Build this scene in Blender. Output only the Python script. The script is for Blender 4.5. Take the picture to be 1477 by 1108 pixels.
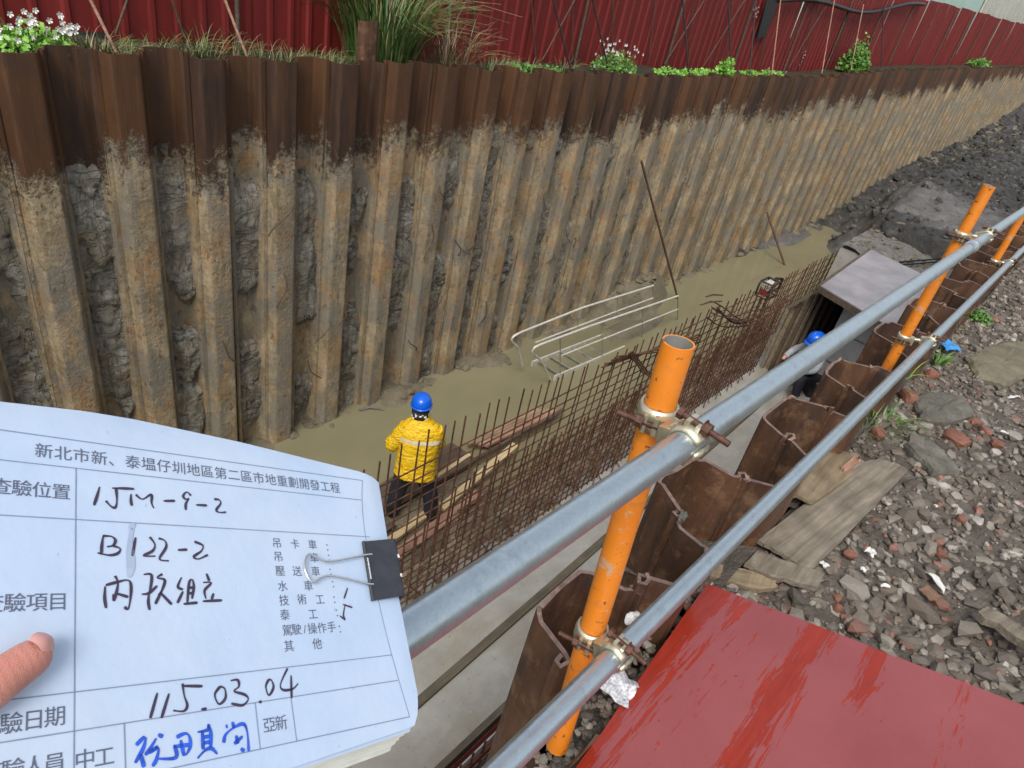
import bpy, bmesh, math, random
from mathutils import Vector, Matrix, noise
R_ = math.radians
rnd = random.Random(7)
for o in list(bpy.data.objects): bpy.data.objects.remove(o)
SC = bpy.context.scene
COL = SC.collection

# ------------------------------------------------------------------ camera, world, sun
def nrm(v): v = Vector(v); return v.normalized()
DOWN = nrm((-339, 1502, 1000))
TX = Vector((962, -454, 1000)); TX = (TX - DOWN * TX.dot(DOWN)).normalized()
ZA = -DOWN; XA = TX; YA = ZA.cross(XA)
RM = Matrix((XA, YA, ZA))                       # camera axes (right, down, forward) -> world
FPX, CXP, CYP = 1000.0, 738.5, 554.0
cam = bpy.data.cameras.new('camera'); camo = bpy.data.objects.new('camera', cam); COL.objects.link(camo)
cam.sensor_width = 36; cam.lens = 36 * FPX / 1477; cam.clip_start = .02; cam.clip_end = 1000
c0, c1, c2 = RM @ Vector((1, 0, 0)), RM @ Vector((0, -1, 0)), RM @ Vector((0, 0, -1))
camo.matrix_world = Matrix(((c0.x, c1.x, c2.x, 0), (c0.y, c1.y, c2.y, 0), (c0.z, c1.z, c2.z, 0), (0, 0, 0, 1)))
SC.camera = camo
SUN_EL, SUN_AZ = 54, 207                         # azimuth of the sun in the XY plane, degrees from +X
W = bpy.data.worlds.new('World'); SC.world = W; W.use_nodes = True
nt = W.node_tree; bg = nt.nodes['Background']
sky = nt.nodes.new('ShaderNodeTexSky'); sky.sky_type = 'NISHITA'; sky.sun_disc = False
sky.sun_elevation = R_(SUN_EL); sky.sun_rotation = R_(90 - SUN_AZ)
sky.air_density = 1.2; sky.dust_density = 3.0; sky.ozone_density = 1.0
hs = nt.nodes.new('ShaderNodeHueSaturation'); hs.inputs['Saturation'].default_value = .42   # rain cloud: a grey sky
nt.links.new(sky.outputs[0], hs.inputs['Color']); nt.links.new(hs.outputs[0], bg.inputs[0]); bg.inputs[1].default_value = .11
sl = bpy.data.lights.new('sun', 'SUN'); sl.energy = 1.35; sl.angle = R_(24); sl.color = (1, .96, .9)
so = bpy.data.objects.new('sun', sl); COL.objects.link(so)
sd = Vector((math.cos(R_(SUN_EL)) * math.cos(R_(SUN_AZ)), math.cos(R_(SUN_EL)) * math.sin(R_(SUN_AZ)), math.sin(R_(SUN_EL))))
so.rotation_euler = sd.to_track_quat('Z', 'Y').to_euler(); so.location = sd * 30
SC.view_settings.view_transform = 'Standard'; SC.view_settings.look = 'None'
SC.view_settings.gamma = 1; SC.view_settings.exposure = 0.85
SC.view_settings.use_curve_mapping = False
SC.render.engine = 'CYCLES'; SC.cycles.use_denoising = True; SC.cycles.max_bounces = 6

# ------------------------------------------------------------------ where a line of sight meets a real plane
def ray(px, py): return (RM @ Vector((px - CXP, py - CYP, FPX))).normalized()
def onz(px, py, z): r = ray(px, py); return r * (z / r.z)
def ony(px, py, y): r = ray(px, py); return r * (y / r.y)
def atd(px, py, d): return RM @ (Vector(((px - CXP) / FPX, (py - CYP) / FPX, 1)) * d)
def lerp(a, b, t): return a + (b - a) * t
def sstep(a, b, x):
    t = max(0, min(1, (x - a) / (b - a))); return t * t * (3 - 2 * t)
def interp(tab, x):
    if x <= tab[0][0]: return tab[0][1]
    for (a, va), (b, vb) in zip(tab, tab[1:]):
        if x <= b: return lerp(va, vb, (x - a) / (b - a))
    return tab[-1][1]
def fbm(x, y, z=0, o=4): return noise.fractal(Vector((x, y, z)), 1.0, 2.0, o)

# ------------------------------------------------------------------ materials
class N:
    def __init__(s, name):
        s.m = bpy.data.materials.new(name); s.m.use_nodes = True; s.t = s.m.node_tree
        s.b = s.t.nodes['Principled BSDF']
    def n(s, typ, **kw):
        q = s.t.nodes.new('ShaderNode' + typ)
        for k, v in kw.items():
            if k.startswith('i_'):
                key = k[2:]; key = int(key) if key.isdigit() else key
                q.inputs[key].default_value = v
            else: setattr(q, k, v)
        return q
    def l(s, a, b): s.t.links.new(a, b)
    def pos(s, scale=(1, 1, 1), obj=False):
        g = s.n('TexCoord').outputs['Object'] if obj else s.n('NewGeometry').outputs['Position']
        mp = s.n('Mapping'); mp.inputs['Scale'].default_value = scale
        s.l(g, mp.inputs[0]); return mp.outputs[0]
    def noise(s, vec, scale, detail=6, rough=.6, dist=0):
        q = s.n('TexNoise'); q.inputs['Scale'].default_value = scale; q.inputs['Detail'].default_value = detail
        q.inputs['Roughness'].default_value = rough; q.inputs['Distortion'].default_value = dist
        s.l(vec, q.inputs['Vector']); return q.outputs['Fac']
    def ramp(s, fac, stops, interp='LINEAR'):
        q = s.n('ValToRGB'); q.color_ramp.interpolation = interp; e = q.color_ramp.elements
        while len(e) < len(stops): e.new(.5)
        for k, (p, c) in zip(e, stops):
            k.position = p; k.color = (c, c, c, 1) if isinstance(c, (int, float)) else (*c, 1)
        s.l(fac, q.inputs[0]); return q.outputs[0]
    def mix(s, fac, a, b, mode='MIX'):
        q = s.n('MixRGB', blend_type=mode)
        for i, v in ((0, fac), (1, a), (2, b)):
            if isinstance(v, (int, float)): q.inputs[i].default_value = v if i == 0 else (v, v, v, 1)
            elif isinstance(v, tuple): q.inputs[i].default_value = (*v, 1)
            else: s.l(v, q.inputs[i])
        return q.outputs[0]
    def math(s, op, a, b=0, c=0):
        q = s.n('Math', operation=op)
        for i, v in enumerate((a, b, c)):
            if isinstance(v, (int, float)): q.inputs[i].default_value = v
            else: s.l(v, q.inputs[i])
        return q.outputs[0]
    def col(s, c): s.set('Base Color', c)
    def set(s, k, v):
        if isinstance(v, tuple): s.b.inputs[k].default_value = (*v, 1)
        elif isinstance(v, (int, float)): s.b.inputs[k].default_value = v
        else: s.l(v, s.b.inputs[k])
    def bump(s, h, strength=.5, dist=.01):
        q = s.n('Bump'); q.inputs['Strength'].default_value = strength; q.inputs['Distance'].default_value = dist
        s.l(h, q.inputs['Height']); s.l(q.outputs[0], s.b.inputs['Normal'])
    def rand(s): return s.n('ObjectInfo').outputs['Random']
    def island(s): return s.n('NewGeometry').outputs['Random Per Island']

def simple(name, c, rough=.6, metal=0, var=.25, scale=8, bump=.2, bd=.004, obj=False, spec=.5):
    q = N(name); v = q.pos(obj=obj); f = q.noise(v, scale)
    d = tuple(x * (1 - var) for x in c); u = tuple(min(1, x * (1 + var)) for x in c)
    q.col(q.ramp(f, [(.3, d), (.7, u)])); q.set('Roughness', rough); q.set('Metallic', metal); q.set('Specular IOR Level', spec)
    if bump: q.bump(q.noise(v, scale * 4), bump, bd)
    return q.m

def mat_farpile():
    q = N('muddy_rusted_pile'); p = q.pos(); r = q.rand()
    sep = q.n('SeparateXYZ'); q.l(q.n('NewGeometry').outputs['Position'], sep.inputs[0]); z = sep.outputs[2]; x = sep.outputs[0]
    n1 = q.noise(q.pos((5, 5, 2.2)), 1.0, 5); n2 = q.noise(p, 14, 5); n3 = q.noise(q.pos((26, 26, 3)), 1, 3)
    # height where the mud coat begins: about 1 m under the top, ragged and different on each pile
    edge = q.math('ADD', -2.52, q.math('MULTIPLY', r, .38))
    edge = q.math('ADD', edge, q.math('MULTIPLY', q.math('SUBTRACT', n1, .5), 1.0))
    edge = q.math('ADD', edge, q.math('MULTIPLY', q.math('SUBTRACT', n2, .5), .7))
    edge = q.math('ADD', edge, q.math('MULTIPLY', q.math('SUBTRACT', q.noise(p, 42, 4, .7), .5), .45))
    edge = q.math('ADD', edge, q.math('MULTIPLY', q.math('MAXIMUM', q.math('SUBTRACT', x, 14), 0), .018))
    mud = q.n('MapRange'); q.l(q.math('SUBTRACT', edge, z), mud.inputs[0]); mud.inputs[1].default_value = -.07; mud.inputs[2].default_value = .16
    rust = q.ramp(q.noise(q.pos((7, 7, 1.0)), 1, 6), [(.25, (.022, .015, .012)), (.5, (.05, .027, .017)), (.75, (.10, .045, .018))])
    rust = q.mix(q.ramp(r, [(0, 0), (.35, 0), (.7, .85), (.8, .2), (1, .75)]), rust, (.105, .046, .018))
    rust = q.mix(q.math('MULTIPLY', q.ramp(q.noise(p, 5, 7, .7), [(.5, 0), (.7, 1)]), .45), rust, (.028, .022, .02))
    rust = q.mix(q.math('MULTIPLY', q.ramp(n3, [(.55, 0), (.75, 1)]), .4), rust, (.13, .065, .03))
    nb = q.noise(q.pos((3.5, 3.5, 2.2)), 1, 9, .72); nf = q.noise(p, 16, 8, .75)
    tan = q.ramp(q.math('ADD', q.math('MULTIPLY', nb, .62), q.math('MULTIPLY', nf, .38)), [(.31, (.085, .066, .04)), (.43, (.205, .16, .095)), (.52, (.31, .245, .15)), (.65, (.46, .375, .245))])
    tan = q.mix(q.math('MULTIPLY', q.ramp(q.noise(q.pos((4, 4, 2.4)), 1, 8, .7), [(.49, 0), (.62, 1)]), .62), tan, (.33, .175, .07))
    tan = q.mix(q.math('MULTIPLY', q.ramp(q.noise(q.pos((2.6, 2.6, 1.3)), 1.3, 7, .7), [(.46, 0), (.56, 1)]), .8), tan, (.185, .172, .14))
    tan = q.mix(q.ramp(q.noise(p, 21, 7, .75), [(.33, 1), (.41, 0)]), tan, (.062, .043, .028))
    tan = q.mix(q.math('MULTIPLY', q.ramp(q.noise(q.pos((9, 9, 5)), 1, 8, .75), [(.58, 0), (.64, 1)]), .7), tan, (.10, .05, .03))
    drip = q.noise(q.pos((20, 20, 1.1)), 1, 4, .6); tan = q.mix(q.math('MULTIPLY', q.ramp(drip, [(.60, 0), (.70, 1)]), .55), tan, (.11, .09, .06))
    tan = q.mix(q.math('MULTIPLY', q.ramp(q.noise(p, 34, 5, .7), [(.62, 0), (.70, 1)]), .5), tan, (.45, .39, .29))
    q.col(q.mix(mud.outputs[0], rust, tan))
    q.set('Roughness', q.mix(mud.outputs[0], .55, .72)); q.set('Specular IOR Level', .35)
    h = q.math('ADD', q.math('MULTIPLY', mud.outputs[0], .8), q.math('MULTIPLY', q.math('ADD', q.noise(p, 24, 6, .7), q.noise(q.pos((9, 9, 2)), 1, 5)), mud.outputs[0]))
    h = q.math('ADD', h, q.math('MULTIPLY', n3, .25))
    q.bump(h, .8, .02); return q.m

def mat_nearpile():
    q = N('rusted_pile'); p = q.pos()
    c = q.ramp(q.noise(q.pos((7, 7, 1.6)), 1, 7, .65), [(.25, (.028, .016, .011)), (.45, (.062, .029, .016)), (.6, (.105, .048, .024)), (.8, (.16, .085, .045))])
    c = q.mix(q.math('MULTIPLY', q.ramp(q.noise(p, 9, 6, .7), [(.52, 0), (.64, 1)]), .6), c, (.21, .115, .06))
    c = q.mix(q.math('MULTIPLY', q.ramp(q.noise(q.pos((16, 16, 1.5)), 1, 5, .65), [(.55, 0), (.68, 1)]), .6), c, (.022, .014, .012))
    q.col(c); q.set('Roughness', q.ramp(q.noise(p, 6), [(.35, .38), (.7, .75)])); q.bump(q.noise(p, 40, 6, .7), .5, .006); return q.m

def mat_cutedge():
    return simple('cut_steel_edge', (.19, .125, .10), .5, .2, .45, 30, .3)

def mat_clay():
    q = N('grey_clay'); p = q.pos()
    c = q.ramp(q.noise(q.pos((5, 5, 3)), 1, 7, .65), [(.3, (.10, .09, .07)), (.43, (.22, .203, .165)), (.55, (.31, .29, .24)), (.68, (.44, .42, .365))])
    c = q.mix(q.math('MULTIPLY', q.ramp(q.noise(p, 3, 7, .7), [(.48, 0), (.6, 1)]), .75), c, (.255, .205, .135))
    c = q.mix(q.ramp(q.noise(p, 23, 7, .75), [(.33, .8), (.41, 0)]), c, (.05, .042, .032))
    q.col(c); q.set('Roughness', .62); q.set('Specular IOR Level', .35)
    ck = q.math('ABSOLUTE', q.math('SUBTRACT', q.noise(q.pos((2.2, 2.2, 6)), 1, 6, .6, .6), .5))
    cv = q.math('ABSOLUTE', q.math('SUBTRACT', q.noise(q.pos((7, 7, 1.1)), 1, 4, .6, .3), .5))
    h = q.math('ADD', q.math('ADD', q.ramp(ck, [(0, 0), (.035, .7)]), q.ramp(cv, [(0, 0), (.03, .45)])), q.noise(p, 26, 8, .75))
    q.bump(h, 1, .03); return q.m

def mat_water():
    q = N('muddy_water'); p = q.pos()
    q.col(q.ramp(q.noise(q.pos((.5, .8, 1)), 1, 4), [(.3, (.175, .158, .092)), (.7, (.21, .19, .115))]))
    q.set('Roughness', .02); q.set('IOR', 1.36); q.bump(q.noise(q.pos((4, 7, 1)), 1, 3), .05, .01); return q.m

def mat_concrete():
    q = N('slab_concrete'); p = q.pos()
    c = q.ramp(q.noise(p, 2.2, 7, .65), [(.3, (.245, .236, .21)), (.5, (.315, .306, .275)), (.7, (.375, .366, .335))])
    c = q.mix(q.ramp(q.noise(p, 26, 4, .6), [(.66, 0), (.72, 1)]), c, (.13, .125, .11))
    c = q.mix(q.math('MULTIPLY', q.ramp(q.noise(q.pos((1, 2.5, 1)), .9, 5), [(.47, 0), (.62, 1)]), .55), c, (.25, .215, .155))
    c = q.mix(q.ramp(q.noise(p, 11, 5, .7), [(.62, 0), (.70, .75)]), c, (.19, .18, .155))
    c = q.mix(q.ramp(q.noise(p, 6, 5, .7), [(.64, 0), (.68, .6)]), c, (.37, .36, .33))
    q.col(c); q.set('Roughness', q.ramp(q.noise(p, 1.3, 4), [(.4, .35), (.6, .75)])); q.bump(q.noise(p, 30, 6, .7), .35, .006); return q.m

def mat_soil(name, a, b, c, sc=5, bd=.02, rough=.7):
    q = N(name); p = q.pos()
    k = q.ramp(q.noise(p, sc, 8, .7), [(.3, a), (.5, b), (.72, c)])
    k = q.mix(q.ramp(q.noise(p, sc * 7, 5, .7), [(.64, 0), (.74, .7)]), k, tuple(min(1, x * 2.0) for x in c))
    q.col(k); q.set('Roughness', q.ramp(q.noise(p, sc * .4, 3), [(.4, rough - .25), (.6, rough + .1)]))
    q.set('Specular IOR Level', .3)
    q.bump(q.math('ADD', q.noise(p, sc * 3, 8, .75), q.noise(p, sc * 12, 4, .7)), 1, bd); return q.m

def mat_rock(island=True):
    q = N('rubble_' + ('mix' if island else 'stone')); p = q.pos(obj=not island)
    r = q.island() if island else q.rand()
    base = q.ramp(r, [(0, (.085, .07, .055)), (.2, (.15, .128, .102)), (.42, (.21, .182, .148)), (.6, (.14, .11, .082)), (.72, (.29, .262, .222)), (.83, (.16, .12, .09)), (.895, (.25, .115, .08)), (.95, (.42, .385, .34))], 'CONSTANT')
    c = q.mix(q.ramp(q.noise(p, 26, 6, .7), [(.3, 0), (.8, .6)]), base, (.075, .06, .048))
    q.col(c); q.set('Roughness', q.ramp(q.noise(p, 9), [(.35, .35), (.65, .75)])); q.bump(q.noise(p, 70, 6, .75), .6, .006); return q.m

def mat_fill():
    q = N('earth_fill'); p = q.pos()
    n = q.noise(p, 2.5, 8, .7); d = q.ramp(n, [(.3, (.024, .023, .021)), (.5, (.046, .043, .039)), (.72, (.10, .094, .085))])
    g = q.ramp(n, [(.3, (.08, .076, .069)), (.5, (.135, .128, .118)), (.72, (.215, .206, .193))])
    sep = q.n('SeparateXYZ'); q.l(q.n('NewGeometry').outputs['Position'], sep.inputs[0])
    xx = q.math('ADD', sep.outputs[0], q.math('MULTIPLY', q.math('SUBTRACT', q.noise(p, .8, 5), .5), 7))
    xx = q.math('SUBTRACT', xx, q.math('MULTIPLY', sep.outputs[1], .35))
    k = q.ramp(q.math('DIVIDE', xx, 40), [(.405, 0), (.42, 1), (.485, 1), (.53, 0)])  # step face takes the dark soil, its weak skylight put into the colour
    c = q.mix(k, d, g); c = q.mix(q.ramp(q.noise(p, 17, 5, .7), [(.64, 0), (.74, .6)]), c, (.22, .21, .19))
    q.col(c); q.set('Roughness', q.ramp(q.noise(p, 1, 3), [(.4, .4), (.6, .75)])); q.bump(q.math('ADD', q.noise(p, 8, 8, .75), q.noise(p, 30, 4, .7)), 1, .05); return q.m

def mat_redpanel():
    q = N('red_panel_coat'); v = q.pos((1.6, 26, 1)); p = q.pos()
    streak = q.noise(q.pos((7, 75, 1)), 1, 7, .72, .5)
    sep = q.n('SeparateXYZ'); q.l(q.n('NewGeometry').outputs['Position'], sep.inputs[0]); x, y = sep.outputs[0], sep.outputs[1]
    y = q.math('ADD', y, q.math('MULTIPLY', q.math('SUBTRACT', q.noise(q.pos((3, 3, 1)), 1, 3), .5), .05))
    def worn(c, w, x0, x1, k):                   # a strip of worn, wet coating along the board
        g = q.math('MAXIMUM', q.math('SUBTRACT', 1, q.math('DIVIDE', q.math('ABSOLUTE', q.math('SUBTRACT', y, c)), w)), 0)
        r = q.n('MapRange'); r.interpolation_type = 'SMOOTHSTEP'; q.l(x, r.inputs[0]); r.inputs[1].default_value = x0; r.inputs[2].default_value = x1
        return q.math('MULTIPLY', q.math('MULTIPLY', g, r.outputs[0]), k)
    band = worn(-.03, .075, .9, 1.25, .40)
    for a in ((-.19, .065, 1.45, 1.72, .34), (.29, .06, .2, .5, .50), (.20, .13, .6, 1.0, .20), (.10, .05, 1.2, 1.9, .10), (-.40, .06, .9, 1.4, .12)): band = q.math('ADD', band, worn(*a))
    broad = q.noise(q.pos((2.2, 7, 1)), 1, 4, .6)
    m = q.math('ADD', q.math('ADD', band, streak), q.math('MULTIPLY', q.math('SUBTRACT', broad, .5), .25))
    m = q.ramp(m, [(.69, 0), (.73, 1)])
    faded = q.ramp(q.noise(p, 2.5, 6), [(.3, (.235, .054, .056)), (.7, (.29, .075, .078))])
    wet = q.ramp(streak, [(.3, (.20, .018, .010)), (.7, (.32, .032, .015))])
    c = q.mix(m, faded, wet)
    c = q.mix(q.ramp(q.noise(p, 45, 3), [(.70, 0), (.74, .8)]), c, (.12, .02, .02))
    q.col(c); q.set('Roughness', q.mix(m, .45, .22)); q.bump(q.math('ADD', streak, q.math('MULTIPLY', m, -.5)), .35, .002); return q.m

def mat_wood(name, a, b, c, ax=(1.5, 26, 26), rough=.75, obj=True):
    q = N(name); g = q.noise(q.pos(ax, obj), 1, 6, .65, .3)
    k = q.ramp(g, [(.3, a), (.5, b), (.7, c)])
    k = q.mix(q.math('MULTIPLY', q.ramp(q.noise(q.pos(obj=obj), 5, 5), [(.45, 0), (.7, 1)]), .5), k, tuple(x * .55 for x in a))
    q.col(k); q.set('Roughness', rough); q.bump(g, .5, .006); return q.m

def mat_fence():
    q = N('red_sheet_metal'); r = q.rand()
    c = q.ramp(q.noise(q.pos((5, 5, .5)), 1, 6), [(.3, (.115, .012, .011)), (.6, (.175, .019, .016)), (.8, (.215, .03, .024))])
    c = q.mix(q.math('MULTIPLY', r, .35), c, (.09, .012, .014))
    c = q.mix(q.math('MULTIPLY', q.ramp(q.noise(q.pos((14, 14, 1.0)), 1, 5), [(.62, 0), (.74, 1)]), .5), c, (.07, .03, .025))
    q.col(c); q.set('Roughness', .5); q.set('Specular IOR Level', .3); q.bump(q.noise(q.pos((2, 2, .7)), 1, 2), .25, .02); return q.m

def mat_galv():
    q = N('galvanised_steel'); p = q.pos(obj=True)
    v = q.n('TexVoronoi'); v.inputs['Scale'].default_value = 220; q.l(p, v.inputs['Vector'])
    c = q.ramp(v.outputs['Color'], [(0, (.47, .545, .585)), (1, (.54, .62, .66))])
    c = q.mix(q.ramp(q.noise(p, 18, 6, .7), [(.55, 0), (.75, .5)]), c, (.22, .24, .25))
    q.col(c); q.set('Metallic', .88); q.set('Roughness', q.ramp(q.noise(p, 30), [(.3, .26), (.7, .42)])); q.bump(q.noise(p, 60, 4), .15, .001); return q.m

def mat_orange():
    q = N('orange_paint'); p = q.pos(obj=True)
    c = q.ramp(q.noise(p, 5), [(.3, (.62, .175, .010)), (.7, (.73, .235, .02))])
    c = q.mix(q.ramp(q.noise(p, 38, 5, .7), [(.61, 0), (.64, 1)]), c, (.13, .06, .03))
    c = q.mix(q.ramp(q.noise(q.pos((12, 12, 2), True), 1, 5), [(.62, 0), (.8, .5)]), c, (.45, .13, .02))
    c = q.mix(q.ramp(q.noise(q.pos((9, 9, 30), True), 1, 6, .75), [(.56, 0), (.64, .7)]), c, (.46, .17, .04))
    c = q.mix(q.ramp(q.noise(p, 13, 8, .8), [(.59, 0), (.63, .75)]), c, (.42, .36, .27))
    c = q.mix(q.ramp(q.noise(q.pos((60, 60, 4), True), 1, 3), [(.68, 0), (.76, .6)]), c, (.30, .11, .03))
    q.col(c); q.set('Roughness', q.ramp(q.noise(p, 11, 6), [(.35, .32), (.65, .6)])); q.bump(q.noise(p, 40, 6, .7), .25, .002); return q.m

def mat_leaf(name, a, b, c):
    q = N(name); q.col(q.ramp(q.island(), [(0, a), (.5, b), (1, c)])); q.set('Roughness', .5)
    q.set('Subsurface Weight', .0); return q.m

def mat_rain():
    q = N('yellow_rainwear'); p = q.pos()
    c = q.ramp(q.noise(p, 6, 5), [(.3, (.68, .40, .006)), (.7, (.86, .56, .012))]); q.col(q.mix(q.math('MULTIPLY', q.ramp(q.noise(p, 8, 7, .75), [(.54, 0), (.70, 1)]), .3), c, (.42, .28, .06))); q.set('Roughness', .4)
    q.bump(q.math('ADD', q.noise(q.pos((6, 6, 10)), 1, 5, .55, 1.6), q.math('MULTIPLY', q.noise(p, 28, 4), .25)), .9, .05); return q.m

def mat_skin():
    q = N('skin'); p = q.pos()
    c = q.ramp(q.noise(p, 45, 6, .65), [(.3, (.52, .215, .165)), (.55, (.62, .30, .235)), (.75, (.68, .36, .28))])
    c = q.mix(q.math('MULTIPLY', q.ramp(q.noise(p, 14, 3), [(.45, 0), (.65, 1)]), .5), c, (.50, .17, .12))
    q.col(c); q.set('Roughness', .48); q.set('Subsurface Weight', .12); q.b.inputs['Subsurface Radius'].default_value = (.006, .002, .001)
    v = q.n('TexVoronoi', feature='DISTANCE_TO_EDGE'); v.inputs['Scale'].default_value = 900; q.l(p, v.inputs['Vector'])
    w = q.n('TexWave'); w.inputs['Scale'].default_value = 95; w.inputs['Distortion'].default_value = 5; w.inputs['Detail'].default_value = 3; q.l(p, w.inputs['Vector'])
    q.bump(q.math('ADD', q.math('MULTIPLY', v.outputs['Distance'], 1.2), q.math('MULTIPLY', w.outputs['Fac'], .35)), .35, .0008); return q.m

def mat_paper():
    q = N('paper'); p = q.pos()
    q.col(q.ramp(q.noise(p, 14, 5), [(.3, (.405, .515, .68)), (.7, (.45, .56, .735))])); q.set('Roughness', .55)
    st = q.ramp(q.noise(p, 22, 7, .7), [(.55, 0), (.75, .35)]); sep = q.b.inputs['Base Color'].links[0].from_socket
    sp = q.ramp(q.noise(p, 160, 3, .6), [(.70, 0), (.76, .5)])
    sep = q.mix(q.ramp(q.noise(p, 7, 3), [(.45, 0), (.65, .8)]), sep, (.47, .555, .68))
    q.col(q.mix(sp, q.mix(st, sep, (.37, .44, .55)), (.22, .24, .28)))
    q.bump(q.math('ADD', q.noise(p, 30, 4), q.noise(q.pos((8, 14, 8)), 1, 4)), .3, .003); return q.m

M = dict(
    farpile=mat_farpile(), nearpile=mat_nearpile(), edge=mat_cutedge(), clay=mat_clay(), water=mat_water(), conc=mat_concrete(),
    soil=mat_soil('bank_soil', (.08, .066, .052), (.15, .128, .104), (.25, .222, .185)),
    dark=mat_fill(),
    mud=mat_soil('grey_mud', (.14, .13, .115), (.21, .20, .18), (.29, .28, .26), 3, .04, .6),
    bed=mat_soil('trench_mud', (.13, .11, .075), (.20, .17, .115), (.27, .235, .165), 3, .03, .6),
    green=mat_soil('far_soil', (.022, .02, .01), (.042, .038, .02), (.07, .062, .032), 4, .02, 1.05),
    palemud=mat_soil('pale_mud', (.20, .16, .11), (.31, .255, .18), (.42, .36, .27), 3, .03, .7),
    rock=mat_rock(True), stone=mat_rock(False), redp=mat_redpanel(), fence=mat_fence(), galv=mat_galv(), orange=mat_orange(),
    paper=mat_paper(), oldpaper=simple('aged_paper', (.56, .57, .52), .6, 0, .14, 25, .2, .002),
    rebar=simple('rebar_rust', (.10, .045, .027), .65, .1, .6, 7, .3),
    rust=simple('rusty_bolt', (.09, .04, .025), .6, .4, .5, 60, .4, .001, True),
    zinc=simple('yellow_zinc', (.55, .50, .36), .34, .75, .35, 30, .2, .001, True),
    rod=simple('rod_rust', (.12, .06, .035), .7, .1, .4, 6),
    wood=mat_wood('weathered_ply', (.095, .076, .052), (.19, .16, .12), (.30, .26, .195), (1.8, 34, 34)),
    wood2=mat_wood('brown_ply', (.12, .085, .05), (.22, .165, .10), (.31, .25, .16)),
    timber=mat_wood('new_timber', (.40, .30, .16), (.52, .40, .22), (.60, .48, .29)),
    pinkwood=mat_wood('reddish_timber', (.20, .10, .065), (.32, .18, .12), (.42, .27, .19)),
    darkwood=mat_wood('dark_timber', (.05, .036, .026), (.085, .06, .042), (.13, .095, .065)),
    batten=mat_wood('batten_timber', (.07, .058, .038), (.11, .09, .06), (.16, .135, .09)),
    form=simple('lilac_form_face', (.25, .234, .245), .4, 0, .28, 2.2, .3),
    alu=simple('pale_rail', (.62, .60, .53), .45, .3, .15, 8, 0),
    alu2=simple('dull_aluminium', (.34, .34, .31), .5, .5, .25, 8, .1),
    yellow=mat_rain(),
    strip=simple('reflective_strip', (.68, .60, .42), .4, 0, .12, 20, 0),
    navy=simple('navy_trousers', (.012, .013, .022), .75, 0, .3, 14, .2),
    helmet=simple('blue_helmet', (.006, .11, .62), .22, 0, .06, 5, 0),
    skin=mat_skin(), nail=simple('nail', (.60, .30, .27), .28, 0, .04, 30, 0),
    scarf=simple('dark_scarf', (.02, .02, .025), .8, 0, .5, 40, 0), white=simple('white_cloth', (.72, .72, .72), .7, 0, .08, 10, 0),
    greyshirt=simple('grey_shirt', (.30, .32, .34), .8, 0, .2, 12, .2), tanb=simple('tan_patch', (.6, .45, .25), .7),
    black=simple('black_plastic', (.012, .012, .013), .45, 0, .3, 10, .1), clipb=simple('clip_black', (.03, .032, .042), .5, 0, .25, 90, .15, .0005),
    chrome=simple('clip_wire', (.70, .70, .70), .22, .95, .05, 10, 0),
    ink=simple('marker_ink', (.045, .03, .06), .5, 0, .3, 200, 0), blue=simple('blue_ink', (.02, .09, .55), .5, 0, .4, 200, 0),
    print=simple('print_ink', (.10, .115, .17), .6, 0, .1, 50, 0), line=simple('rule_ink', (.20, .25, .35), .6, 0, .1, 50, 0),
    smudge=simple('grey_smudge', (.33, .40, .53), .6, 0, .15, 60, 0),
    bluebag=simple('blue_plastic', (.05, .28, .66), .35, 0, .2, 14, .4, .01), litter=simple('white_litter', (.58, .57, .54), .55, 0, .1, 20, .3, .004),
    foil=simple('printed_wrapper', (.50, .50, .52), .4, .2, .6, 130, .5, .004), card=simple('wet_card', (.15, .085, .05), .6, 0, .3, 20, .2),
    rockflat=mat_soil('flat_rock', (.09, .085, .07), (.16, .15, .12), (.25, .24, .20), 7, .012),
    yrock=mat_soil('sandy_slab', (.14, .12, .075), (.215, .185, .12), (.29, .26, .18), 6, .015),
    brick=mat_soil('brick', (.13, .056, .04), (.235, .10, .066), (.34, .18, .135), 9, .006),
    leaf=mat_leaf('weed_leaf', (.035, .10, .012), (.07, .18, .02), (.13, .27, .035)),
    lime=mat_leaf('bright_leaf', (.08, .21, .015), (.14, .34, .03), (.20, .42, .05)),
    blade=mat_leaf('grass_blade', (.03, .075, .012), (.065, .13, .025), (.15, .19, .06)),
    straw=mat_leaf('dry_grass', (.12, .085, .04), (.19, .14, .07), (.27, .2, .11)),
    petal=simple('white_petal', (.8, .8, .74), .6, 0, .05, 5, 0),
    mint=simple('mint_sheet', (.42, .58, .50), .5, 0, .1, 1.5, 0), pale=simple('pale_sheet', (.50, .50, .43), .5, 0, .15, 1.5, 0),
    graf=simple('pink_paint', (.5, .32, .32), .6, 0, .2, 10, 0), redpaint=simple('red_engine', (.22, .02, .015), .35, 0, .15, 9, 0),
    redform=simple('red_form', (.36, .07, .07), .5, 0, .2, 6, .1),
)

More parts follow.
